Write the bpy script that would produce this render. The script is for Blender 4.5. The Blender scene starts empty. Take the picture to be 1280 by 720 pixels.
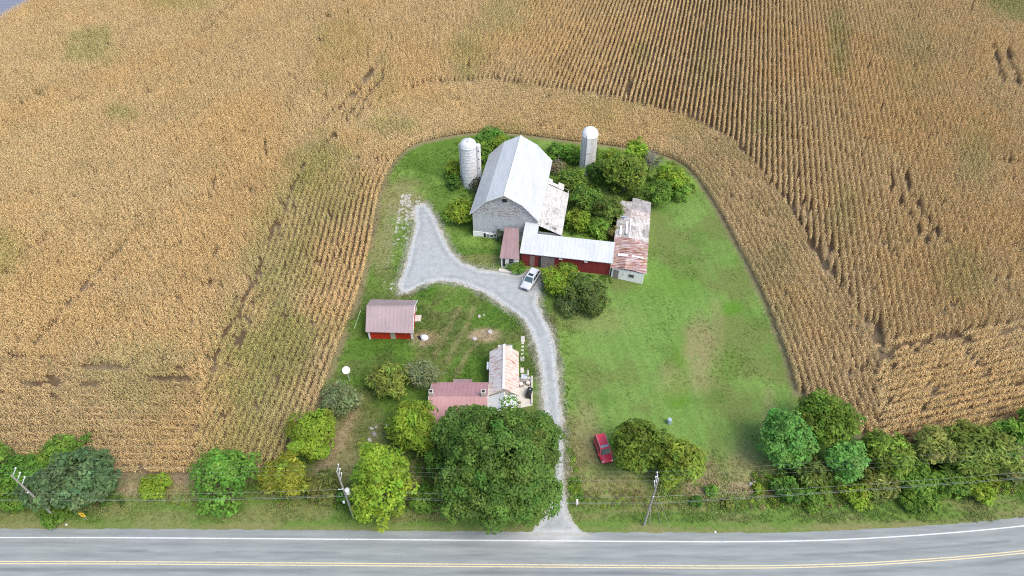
import bpy, bmesh, math
import numpy as np
from mathutils import Vector, Matrix
PI = math.pi
rng = np.random.default_rng(7)
sc = bpy.context.scene
col = bpy.data.collections.new('farm'); sc.collection.children.link(col)
SRC = bpy.data.collections.new('plant_sources')          # not linked: only feeds the stuff scatters

# ------------------------------------------------------------------ survey: photo measurement -> ground plan
F, PT, CH = 853.0, math.radians(46), 77.0
cP, sP = math.cos(PT), math.sin(PT)
def G(u, v, z=0.0):
    x = (u-640)/F; y = -(v-360)/F
    d = (x, cP+y*sP, -sP+y*cP); t = (z-CH)/d[2]
    return (d[0]*t, d[1]*t, z)
def UV(X, Y, Z=0.0):
    dz = Z-CH; f = Y*cP-dz*sP; up = Y*sP+dz*cP
    return 640+F*X/f, 360-F*up/f
def pxm(u, v, z=0.0):
    X, Y, _ = G(u, v, z); return F/(Y*cP-(z-CH)*sP)
def Gp(pts): return np.array([G(u, v)[:2] for u, v in pts])

# ------------------------------------------------------------------ small numpy helpers
def smooth_line(p, step=0.5, closed=False, it=2):
    p = np.asarray(p, float)
    for _ in range(it):
        q = np.roll(p, -1, 0) if closed else p[1:]
        a = p if closed else p[:-1]
        n = np.empty((2*len(a), p.shape[1])); n[0::2] = .75*a+.25*q; n[1::2] = .25*a+.75*q
        p = n if closed else np.vstack([p[:1], n, p[-1:]])
    pp = np.vstack([p, p[:1]]) if closed else p
    d = np.r_[0, np.cumsum(np.linalg.norm(np.diff(pp, axis=0), axis=1))]
    s = np.arange(0, d[-1], step)
    return np.stack([np.interp(s, d, pp[:, k]) for k in range(p.shape[1])], 1)
def inside(P, poly):
    x, y = P[:, 0], P[:, 1]; r = np.zeros(len(P), bool)
    a = np.asarray(poly); b = np.roll(a, -1, 0)
    for (x0, y0), (x1, y1) in zip(a, b):
        if y0 == y1: continue
        r ^= ((y0 > y) != (y1 > y)) & (x < (x1-x0)*(y-y0)/(y1-y0)+x0)
    return r
def dist(P, line, closed=False):
    a = np.asarray(line)[:, :2]; b = np.roll(a, -1, 0) if closed else a[1:]
    if not closed: a = a[:-1]
    d = np.full(len(P), 1e9)
    for p, q in zip(a, b):
        e = q-p; l = e@e
        if l < 1e-12: continue
        t = np.clip(((P-p)@e)/l, 0, 1)
        w = P-p-t[:, None]*e
        d = np.minimum(d, w[:, 0]**2+w[:, 1]**2)
    return np.sqrt(d)
def sd(P, poly):
    d = dist(P, poly, True); return np.where(inside(P, poly), d, -d)
_lat = np.random.default_rng(3).random((256, 256))
def vnoise(P, s, seed=0):
    x = P[:, 0]*s+seed*17.3; y = P[:, 1]*s+seed*31.7
    i = np.floor(x).astype(int); j = np.floor(y).astype(int); fx = x-i; fy = y-j
    fx = fx*fx*(3-2*fx); fy = fy*fy*(3-2*fy)
    L = lambda a, b: _lat[a % 256, b % 256]
    return (L(i, j)*(1-fx)+L(i+1, j)*fx)*(1-fy)+(L(i, j+1)*(1-fx)+L(i+1, j+1)*fx)*fy
def fbm(P, s, seed=0, o=4):
    r = 0; a = .5; t = 0
    for k in range(o):
        r = r+a*vnoise(P, s*2**k, seed+k*5); t += a; a *= .55
    return r/t
def sstep(a, b, x):
    t = np.clip((x-a)/(b-a), 0, 1); return t*t*(3-2*t)
def mix(a, b, t): return a*(1-t[:, None])+np.asarray(b)*t[:, None]

# ------------------------------------------------------------------ objects, names, labels
def tag(o, label=None, cat=None, group=None, kind=None):
    if label: o['label'] = label
    if cat: o['category'] = cat
    if group: o['group'] = group
    if kind: o['kind'] = kind
    return o
def empty(name, loc, label=None, cat=None, group=None, rz=0):
    o = bpy.data.objects.new(name, None); col.objects.link(o); o.empty_display_size = .3
    o.location = loc; o.rotation_euler = (0, 0, rz)
    return tag(o, label, cat, group)
def copy_tree(o, parent=None):
    c = o.copy(); col.objects.link(c)
    if parent is not None: c.parent = parent; c.matrix_parent_inverse = o.matrix_parent_inverse.copy()
    for ch in list(o.children): copy_tree(ch, c)
    return c
def link(name, me, mat, parent=None, world=True):
    if mat is not None: me.materials.append(mat)
    o = bpy.data.objects.new(name, me); col.objects.link(o)
    if parent is not None:
        o.parent = parent
        if world:
            M = Matrix.Identity(4); p = parent; chain = []
            while p is not None: chain.append(p); p = p.parent
            for p in reversed(chain):
                if p.type == 'EMPTY': M = M @ Matrix.Translation(p.location) @ p.rotation_euler.to_matrix().to_4x4()
            o.matrix_parent_inverse = M.inverted() if parent.type == 'EMPTY' else Matrix.Identity(4)
    return o
def npmesh(name, V, Fq, C=None, smooth=False):
    V = np.asarray(V, np.float32); Fq = np.asarray(Fq, np.int32)
    me = bpy.data.meshes.new(name); k = Fq.shape[1]
    me.vertices.add(len(V)); me.vertices.foreach_set('co', V.ravel())
    me.loops.add(Fq.size); me.loops.foreach_set('vertex_index', Fq.ravel())
    me.polygons.add(len(Fq))
    me.polygons.foreach_set('loop_start', np.arange(0, Fq.size, k, dtype=np.int32))
    if smooth: me.polygons.foreach_set('use_smooth', np.ones(len(Fq), bool))
    me.update(calc_edges=True)
    if C is not None:
        a = me.color_attributes.new('Col', 'FLOAT_COLOR', 'POINT')
        C = np.asarray(C, np.float32)
        if C.shape[1] == 3: C = np.hstack([C, np.ones((len(C), 1), np.float32)])
        a.data.foreach_set('color', C.ravel())
    return me
class MB:
    """collects shapes that become one mesh object"""
    def __init__(s): s.v = []; s.f = []; s.c = []; s.cur = (1, 1, 1)
    def add(s, vs, fs):
        n = len(s.v); s.v += [tuple(map(float, p)) for p in vs]; s.c += [s.cur]*len(vs)
        s.f += [tuple(n+i for i in f) for f in fs]; return s
    def box(s, c, size, rz=0.0, rx=0.0, ry=0.0):
        M = Matrix.Translation(c) @ Matrix.Rotation(rz, 4, 'Z') @ Matrix.Rotation(ry, 4, 'Y') @ Matrix.Rotation(rx, 4, 'X')
        h = [d/2 for d in size]
        vs = [M @ Vector((x*h[0], y*h[1], z*h[2])) for z in (-1, 1) for x, y in ((-1, -1), (1, -1), (1, 1), (-1, 1))]
        return s.add(vs, [(3, 2, 1, 0), (4, 5, 6, 7), (0, 1, 5, 4), (1, 2, 6, 5), (2, 3, 7, 6), (3, 0, 4, 7)])
    def slab(s, top, th, dirv=(0, 0, -1)):
        """polygon given by its upper face, with thickness"""
        d = Vector(dirv)*th; n = len(top)
        vs = [Vector(p) for p in top]+[Vector(p)+d for p in top]
        return s.add(vs, [tuple(range(n)), tuple(range(2*n-1, n-1, -1))]+[(i+n, (i+1) % n+n, (i+1) % n, i) for i in range(n)])
    def quadwall(s, a, b, z0, z1, th=.12, inward=(0, 0)):
        a = Vector((a[0], a[1], 0)); b = Vector((b[0], b[1], 0)); n = (b-a).normalized(); n = Vector((-n.y, n.x, 0))*th
        vs = [a, b, b+n, a+n]
        return s.add([(p.x, p.y, z0) for p in vs]+[(p.x, p.y, z1) for p in vs],
                     [(3, 2, 1, 0), (4, 5, 6, 7), (0, 1, 5, 4), (1, 2, 6, 5), (2, 3, 7, 6), (3, 0, 4, 7)])
    def tube(s, path, r, n=6):
        path = [Vector(p) for p in path]; rs = r if hasattr(r, '__len__') else [r]*len(path)
        vs = []; fs = []
        for i, p in enumerate(path):
            t = (path[min(i+1, len(path)-1)]-path[max(i-1, 0)]).normalized()
            a = t.cross(Vector((0, 0, 1)));  a = Vector((1, 0, 0)) if a.length < .05 else a.normalized()
            b = t.cross(a)
            vs += [p+(a*math.cos(2*PI*k/n)+b*math.sin(2*PI*k/n))*rs[i] for k in range(n)]
        for i in range(len(path)-1):
            for k in range(n): fs.append((i*n+k, i*n+(k+1) % n, (i+1)*n+(k+1) % n, (i+1)*n+k))
        fs += [tuple(range(n)), tuple(range((len(path)-1)*n+n-1, (len(path)-1)*n-1, -1))]
        return s.add(vs, fs)
    def lathe(s, c, prof, n=24, M=None, a0=0, a1=2*PI):
        full = abs(a1-a0-2*PI) < 1e-6; m = n if full else n+1
        vs = []; fs = []
        for r, z in prof:
            for k in range(m):
                a = a0+(a1-a0)*k/n; p = Vector((r*math.cos(a), r*math.sin(a), z))
                vs.append((M @ p if M else p)+Vector(c))
        for i in range(len(prof)-1):
            for k in range(n): fs.append((i*m+k, i*m+(k+1) % m, (i+1)*m+(k+1) % m, (i+1)*m+k))
        return s.add(vs, fs)
    def build(s, name, mat, parent=None, world=True, smooth=False, vc=False, bevel=0):
        me = bpy.data.meshes.new(name); me.from_pydata(s.v, [], s.f); me.update()
        bm = bmesh.new(); bm.from_mesh(me); bmesh.ops.recalc_face_normals(bm, faces=bm.faces)
        if bevel: bmesh.ops.bevel(bm, geom=bm.edges[:], offset=bevel, segments=2, affect='EDGES', clamp_overlap=True)
        bm.to_mesh(me); bm.free()
        if smooth: me.polygons.foreach_set('use_smooth', [True]*len(me.polygons))
        if vc and not bevel:
            a = me.color_attributes.new('Col', 'FLOAT_COLOR', 'POINT')
            a.data.foreach_set('color', np.hstack([np.array(s.c, np.float32), np.ones((len(s.c), 1), np.float32)]).ravel())
        return link(name, me, mat, parent, world)

# ------------------------------------------------------------------ materials
def newmat(name):
    m = bpy.data.materials.new(name); m.use_nodes = True; nt = m.node_tree
    return m, nt, nt.nodes['Principled BSDF']
def N(nt, t, **kw):
    n = nt.nodes.new(t)
    for k, v in kw.items(): setattr(n, k, v)
    return n
def coords(nt, scale=(1, 1, 1), rz=0):
    tc = N(nt, 'ShaderNodeTexCoord'); mp = N(nt, 'ShaderNodeMapping')
    mp.inputs['Scale'].default_value = scale; mp.inputs['Rotation'].default_value = (0, 0, rz)
    nt.links.new(tc.outputs['Object'], mp.inputs['Vector']); return mp.outputs['Vector']
def ramp(nt, fac, stops):
    r = N(nt, 'ShaderNodeValToRGB'); e = r.color_ramp.elements
    while len(e) < len(stops): e.new(.5)
    for k, (p, c) in enumerate(stops): e[k].position = p; e[k].color = (*c, 1)
    nt.links.new(fac, r.inputs['Fac']); return r.outputs['Color']
def noise(nt, vec, scale, detail=4, rough=.6):
    n = N(nt, 'ShaderNodeTexNoise'); n.inputs['Scale'].default_value = scale; n.inputs['Detail'].default_value = detail
    n.inputs['Roughness'].default_value = rough; nt.links.new(vec, n.inputs['Vector']); return n.outputs['Fac']
def mult(nt, a, b, fac=1.0, mode='MULTIPLY'):
    n = N(nt, 'ShaderNodeMix', data_type='RGBA', blend_type=mode); n.inputs['Factor'].default_value = fac
    for s, k in ((a, 6), (b, 7)):
        if hasattr(s, 'is_linked'): nt.links.new(s, n.inputs[k])
        else: n.inputs[k].default_value = (*s, 1)
    return n.outputs[2]
def bump(nt, b, h, strength, distance=.02):
    n = N(nt, 'ShaderNodeBump'); n.inputs['Strength'].default_value = strength; n.inputs['Distance'].default_value = distance
    nt.links.new(h, n.inputs['Height']); nt.links.new(n.outputs['Normal'], b.inputs['Normal'])
def surf(name, stops, scale=1.0, rough=.7, stretch=(1, 1, 1), rz=0, metal=0, bmp=0, second=None, vc=False, spec=None):
    """noise-varied surface; second=(stops, scale, stretch) multiplies another layer on"""
    m, nt, b = newmat(name)
    v = coords(nt, stretch, rz); f = noise(nt, v, scale); c = ramp(nt, f, stops)
    if second:
        v2 = coords(nt, second[2], rz); f2 = noise(nt, v2, second[1], 3); c = mult(nt, c, ramp(nt, f2, second[0]))
    if vc:
        a = N(nt, 'ShaderNodeVertexColor', layer_name='Col'); c = mult(nt, c, a.outputs['Color'])
    nt.links.new(c, b.inputs['Base Color']); b.inputs['Roughness'].default_value = rough; b.inputs['Metallic'].default_value = metal
    if spec is not None: b.inputs['Specular IOR Level'].default_value = spec
    if bmp: bump(nt, b, f, bmp)
    return m
def plain(name, c, rough=.5, metal=0, var=.12):
    return surf(name, [(.3, tuple(x*(1-var) for x in c)), (.7, tuple(min(1, x*(1+var)) for x in c))], 3.0, rough, metal=metal)
def leafmat(name, instancer=False, trans=.5, rough=.6):
    m, nt, b = newmat(name)
    a = N(nt, 'ShaderNodeVertexColor', layer_name='Col'); c = a.outputs['Color']
    if instancer:
        t = N(nt, 'ShaderNodeAttribute', attribute_type='INSTANCER', attribute_name='tint'); c = mult(nt, c, t.outputs['Color'])
    nt.links.new(c, b.inputs['Base Color']); b.inputs['Roughness'].default_value = rough; b.inputs['Specular IOR Level'].default_value = .25
    tr = N(nt, 'ShaderNodeBsdfTranslucent'); nt.links.new(c, tr.inputs['Color'])
    ms = N(nt, 'ShaderNodeMixShader'); ms.inputs[0].default_value = trans
    nt.links.new(b.outputs[0], ms.inputs[1]); nt.links.new(tr.outputs[0], ms.inputs[2])
    nt.links.new(ms.outputs[0], nt.nodes['Material Output'].inputs['Surface'])
    return m
M = {}
M['leaf'] = leafmat('foliage')
M['corn'] = leafmat('dry_corn', True, .3, .7)
M['blade'] = leafmat('grass_blade', True, .3, .7)
M['weed'] = leafmat('weed_leaf', True, .3, .7)
M['bark'] = surf('bark', [(.3, (.09, .07, .05)), (.7, (.2, .17, .13))], 6, .9, (1, 1, .3), bmp=.5)
M['deadwood'] = surf('dead_wood', [(.3, (.22, .2, .18)), (.7, (.38, .36, .33))], 6, .9)

m, nt, b = newmat('ground'); M['ground'] = m
a = N(nt, 'ShaderNodeVertexColor', layer_name='Col'); v = coords(nt)
c = mult(nt, a.outputs['Color'], ramp(nt, noise(nt, v, 2.2, 6, .7), [(.28, (.72, .73, .72)), (.5, (1, 1, 1)), (.74, (1.3, 1.28, 1.25))]))
c = mult(nt, c, ramp(nt, noise(nt, v, 9, 4, .7), [(.3, (.7, .7, .7)), (.7, (1.3, 1.3, 1.3))]))
nt.links.new(c, b.inputs['Base Color']); b.inputs['Roughness'].default_value = .95; b.inputs['Specular IOR Level'].default_value = .1
bump(nt, b, noise(nt, v, 5, 5, .7), .3, .03)
m, nt, b = newmat('gravel'); M['gravel'] = m
a = N(nt, 'ShaderNodeVertexColor', layer_name='Col'); v = coords(nt)
c = mult(nt, a.outputs['Color'], ramp(nt, noise(nt, v, 12, 5, .75), [(.28, (.8, .8, .8)), (.72, (1.17, 1.17, 1.17))]))
c = mult(nt, c, ramp(nt, noise(nt, v, 1.1, 4, .6), [(.3, (.86, .87, .89)), (.7, (1.1, 1.1, 1.08))]))
nt.links.new(c, b.inputs['Base Color']); b.inputs['Roughness'].default_value = .95; b.inputs['Specular IOR Level'].default_value = .15
bump(nt, b, noise(nt, v, 14, 4, .7), .6, .04)
m, nt, b = newmat('asphalt'); M['asphalt'] = m
a = N(nt, 'ShaderNodeVertexColor', layer_name='Col'); v = coords(nt)
c = mult(nt, a.outputs['Color'], ramp(nt, noise(nt, v, 18, 4, .7), [(.3, (.85, .85, .85)), (.7, (1.15, 1.15, 1.15))]))
v2 = coords(nt, (.12, 1.4, 1))
c = mult(nt, c, ramp(nt, noise(nt, v2, 1.6, 5, .6), [(.3, (.82, .83, .84)), (.7, (1.14, 1.14, 1.13))]))
nt.links.new(c, b.inputs['Base Color']); b.inputs['Roughness'].default_value = .85; b.inputs['Specular IOR Level'].default_value = .3
def paint(name, c):
    return surf(name, [(.3, tuple(x*.55 for x in c)), (.42, c), (.7, tuple(x*1.1 for x in c))], 5, .7, (.5, 1.5, 1))
M['white_paint'] = paint('white_road_paint', (.56, .57, .56)); M['yellow_paint'] = paint('yellow_road_paint', (.56, .475, .28))

BA = math.radians(9.6)       # the barn's turn against the road
white_stops = [(.25, (.44, .468, .478)), (.5, (.51, .53, .535)), (.75, (.555, .57, .573))]
M['barn_roof'] = surf('white_metal_roofing', white_stops, .8, .38, (1, .25, 1), BA, second=([(.3, (.9, .91, .92)), (.65, (1, 1, 1))], 3.2, (2.4, .1, 1)), spec=.5)
m, nt, b = newmat('weathered_gable_boards'); M['gable'] = m
v = coords(nt, (1, 1, 2.0), BA); f1 = noise(nt, v, 2.4, 5, .65)
up_ = ramp(nt, f1, [(.3, (.15, .10, .085)), (.4, (.25, .22, .21)), (.5, (.37, .38, .385)), (.7, (.5, .52, .53))])
dn_ = ramp(nt, noise(nt, coords(nt, (3, 3, .25), BA), 2.0, 4), [(.25, (.33, .35, .36)), (.5, (.42, .445, .455)), (.75, (.5, .52, .53))])
sx_ = N(nt, 'ShaderNodeSeparateXYZ'); nt.links.new(N(nt, 'ShaderNodeTexCoord').outputs['Object'], sx_.inputs[0])
ad_ = N(nt, 'ShaderNodeMath', operation='MULTIPLY_ADD'); nt.links.new(noise(nt, v, .7, 3), ad_.inputs[0]); ad_.inputs[1].default_value = 3.5; nt.links.new(sx_.outputs['Z'], ad_.inputs[2])
mr_ = N(nt, 'ShaderNodeMapRange'); nt.links.new(ad_.outputs[0], mr_.inputs[0]); mr_.inputs[1].default_value = 5.6; mr_.inputs[2].default_value = 7.2
mx_ = N(nt, 'ShaderNodeMix', data_type='RGBA'); nt.links.new(mr_.outputs[0], mx_.inputs[0]); nt.links.new(dn_, mx_.inputs[6]); nt.links.new(up_, mx_.inputs[7])
nt.links.new(mx_.outputs[2], b.inputs['Base Color']); b.inputs['Roughness'].default_value = .85; bump(nt, b, f1, .2)
M['whitewash'] = surf('whitewashed_wall', [(.3, (.62, .61, .57)), (.5, (.8, .8, .78))], 2.5, .85, bmp=.2)
M['red_boards'] = surf('dark_red_boards', [(.28, (.13, .02, .02)), (.5, (.21, .022, .022)), (.72, (.27, .04, .036))], 3.5, .8, (3, 3, .12), BA, bmp=.2)
M['weathered_red'] = surf('worn_red_boards', [(.3, (.17, .05, .045)), (.55, (.25, .17, .15)), (.72, (.33, .28, .26))], 4, .85, (3, 3, .15), BA)
M['shed_red'] = surf('bright_red_siding', [(.3, (.40, .022, .012)), (.7, (.5, .033, .018))], 2.5, .55, (3, 3, .15))
M['maroon_roof'] = surf('brown_metal_roofing', [(.3, (.25, .165, .165)), (.7, (.32, .215, .215))], .8, .5, (1, .3, 1), second=([(.35, (.9, .9, .9)), (.6, (1, 1, 1))], 3, (2.5, .1, 1)))
M['shed_roof'] = surf('dusty_rose_roofing', [(.3, (.29, .222, .224)), (.7, (.35, .268, .27))], .8, .5, (.5, .3, 1), second=([(.35, (.9, .9, .9)), (.6, (1, 1, 1))], 3, (2.5, .1, 1)))
M['pink_roof'] = surf('faded_pink_roofing', [(.3, (.38, .2, .2)), (.7, (.45, .25, .25))], .7, .5, (.6, .3, 1), second=([(.35, (.9, .88, .88)), (.6, (1, 1, 1))], 3, (2.5, .1, 1)))
M['rust_roof'] = surf('rusting_tin_roofing', [(.24, (.28, .13, .08)), (.35, (.40, .25, .19)), (.43, (.54, .48, .45)), (.55, (.6, .59, .575)), (.8, (.66, .655, .65))], 1.0, .7, (.55, 3.6, 1), math.radians(-6),
                      second=([(.35, (.8, .72, .68)), (.55, (1, 1, 1))], 3, (.7, 2.5, 1)), vc=True)
M['brick_rust'] = surf('brick_red_rusted_tin', [(.3, (.2, .085, .065)), (.44, (.32, .17, .14)), (.54, (.44, .35, .32)), (.66, (.58, .56, .54))], 1.3, .8, (.6, 2.6, 1), math.radians(-14), second=([(.35, (.8, .75, .72)), (.55, (1, 1, 1))], 4, (.7, 2, 1)), vc=True)
M['grey_tin'] = surf('grey_weathered_tin', [(.28, (.30, .24, .2)), (.4, (.44, .41, .38)), (.6, (.56, .55, .53)), (.8, (.66, .66, .65))], 1.2, .8, (2.6, .5, 1), BA, second=([(.35, (.62, .58, .56)), (.5, (1, 1, 1))], 2.2, (1, 1, 1)), vc=True)
M['tin'] = surf('old_white_tin', [(.25, (.36, .34, .32)), (.4, (.50, .49, .47)), (.6, (.6, .6, .59)), (.8, (.66, .66, .66))], 1.1, .7, (3.2, .6, 1), BA+PI/2,
                second=([(.35, (.74, .72, .70)), (.55, (1, 1, 1))], 3.5, (1, 1, 1)), vc=True)
M['silo_white'] = surf('white_stave_concrete', [(.28, (.5, .5, .49)), (.45, (.7, .7, .69)), (.7, (.78, .78, .77))], 2.2, .8, (1, 1, .7), second=([(.36, (.72, .72, .71)), (.5, (1, 1, 1))], 11, (1, 1, 1)))
M['silo_grey'] = surf('grey_stave_concrete', [(.3, (.38, .37, .35)), (.5, (.52, .51, .48)), (.7, (.63, .61, .58))], 3.5, .9, (1, 1, 1.6), second=([(.35, (.75, .74, .72)), (.55, (1, 1, 1))], 9, (1, 1, 1)))
M['dome'] = surf('galvanised_dome', [(.3, (.52, .555, .56)), (.7, (.61, .635, .64))], 2, .4, second=([(.35, (.85, .85, .86)), (.55, (1, 1, 1))], 6, (1, 1, 1)))
M['galv'] = plain('galvanised_steel', (.55, .57, .6), .45, .3)
M['hoop'] = plain('steel_hoop', (.38, .39, .4), .5, .3)
M['dark'] = plain('dark_opening', (.02, .02, .02), .8)
M['glass'] = plain('window_glass', (.03, .035, .04), .08)
M['trim'] = plain('white_trim', (.64, .64, .63), .6, var=.05)
M['beige'] = surf('beige_door_boards', [(.3, (.33, .3, .21)), (.7, (.44, .4, .3))], 4, .8, (3, 3, .2))
M['grey_wood'] = surf('grey_door_boards', [(.3, (.13, .11, .1)), (.7, (.28, .25, .23))], 4, .9, (3, 3, .15), BA)
M['brick'] = surf('red_brick', [(.3, (.28, .12, .09)), (.7, (.42, .2, .15))], 4, .9)
M['cement'] = surf('pale_concrete', [(.3, (.42, .4, .35)), (.7, (.56, .53, .47))], 3, .9, bmp=.15)
M['siding'] = surf('cream_siding', [(.3, (.58, .56, .5)), (.7, (.68, .66, .6))], 2, .7, (.4, .4, 6))
M['pole'] = surf('weathered_pole', [(.3, (.22, .2, .18)), (.7, (.38, .36, .33))], 5, .9, (2, 2, .3))
M['wire'] = plain('aluminium_wire', (.36, .36, .36), .4, .3)
M['cable'] = plain('grey_cable', (.22, .23, .23), .6)
M['porcelain'] = plain('pale_insulator', (.72, .73, .74), .3)
M['stone'] = surf('pale_stone', [(.3, (.30, .28, .25)), (.7, (.48, .46, .42))], 4, .9, bmp=.3)
M['white_plastic'] = plain('white_plastic', (.64, .64, .64), .4, var=.05)
M['cushion'] = plain('pale_cushion', (.66, .57, .55), .9)
M['wicker'] = surf('grey_wicker', [(.3, (.2, .18, .16)), (.7, (.36, .33, .3))], 14, .8)
M['black_cloth'] = plain('black_cover', (.014, .014, .016), .55)
M['yellow'] = plain('yellow_plate', (.75, .45, .03), .5)
M['black'] = plain('black_paint', (.02, .02, .02), .5)
M['blue_grey'] = plain('blue_grey_plastic', (.3, .38, .45), .5)
M['greenpipe'] = plain('pale_green_pipe', (.42, .52, .3), .6)
M['tyre'] = plain('tyre_rubber', (.018, .018, .018), .85)
M['rim'] = plain('alloy_rim', (.5, .5, .52), .3, .7)
M['car_white'] = plain('pearl_white_paint', (.5, .515, .53), .22, .0, .03); M['car_red'] = plain('red_car_paint', (.66, .05, .085), .22, .0, .06)
M['car_glass'] = plain('tinted_glass', (.02, .028, .032), .05)
M['screen_glass'] = plain('windscreen_glass', (.06, .1, .11), .05)
M['lamp'] = plain('clear_lamp', (.7, .7, .7), .1); M['taillamp'] = plain('red_lamp', (.4, .01, .01), .2)
M['plastic'] = plain('black_plastic', (.03, .03, .032), .6)

# ------------------------------------------------------------------ ground plan
yard_px = [(392, 520), (400, 500), (421, 440), (440, 393), (459, 332), (467, 285), (474, 243), (485, 215), (500, 194), (517, 181), (545, 174), (590, 166), (640, 167), (690, 174),
           (740, 180), (790, 186), (835, 196), (862, 210), (882, 236), (906, 276), (930, 322), (953, 368), (974, 420), (988, 462), (996, 492)]
yard_line = smooth_line(Gp(yard_px), .5)
south_left = Gp([(-400, 582), (-60, 588), (0, 590), (130, 592), (235, 598), (330, 596), (355, 570), (375, 545)])
south_right = Gp([(1012, 500), (1048, 512), (1075, 545), (1110, 556), (1200, 552), (1290, 542), (1400, 525), (1750, 470)])
field = np.vstack([south_left, yard_line, south_right, [(260, 90), (260, 260), (-300, 330), (-300, 70)]])
far_road_edge = Gp([(-700, 410), (-300, 190), (0, 39), (59, 0), (200, -90), (420, -200)])
road_c = smooth_line(Gp([(-1500, 704), (-900, 703.5), (-300, 703), (117, 703.2), (300, 704.5), (620, 707), (800, 708.3), (940, 709), (1040, 707), (1113, 703.5), (1200, 697.5), (1280, 690), (1400, 676), (1600, 645), (2000, 570)]), .6)
drive_px = [(650, 670), (664, 660), (673, 650), (680, 640), (684, 622), (684, 600), (683, 570), (681, 540), (679, 512), (677, 490), (675, 470), (670, 440), (662, 415), (652, 400), (632, 384.5), (612, 371), (585, 358), (568, 353.5), (550, 352), (536, 354),
            (525, 359), (512, 366), (499, 367), (497, 357), (503, 340), (509, 318), (513, 300), (518, 280), (516, 266), (519, 257), (534, 254), (542, 266), (551, 284), (560, 305), (569, 318), (580, 328), (600, 335.5), (625, 338.5), (650, 341), (664, 338), (676, 345), (676, 366), (673, 380),
            (682, 398), (690, 415), (696, 440), (699, 470), (701, 490), (703, 515), (705, 550), (706, 590), (707, 615), (711, 640), (717, 650), (725, 660), (740, 671)]
drive = Gp(drive_px)

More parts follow.
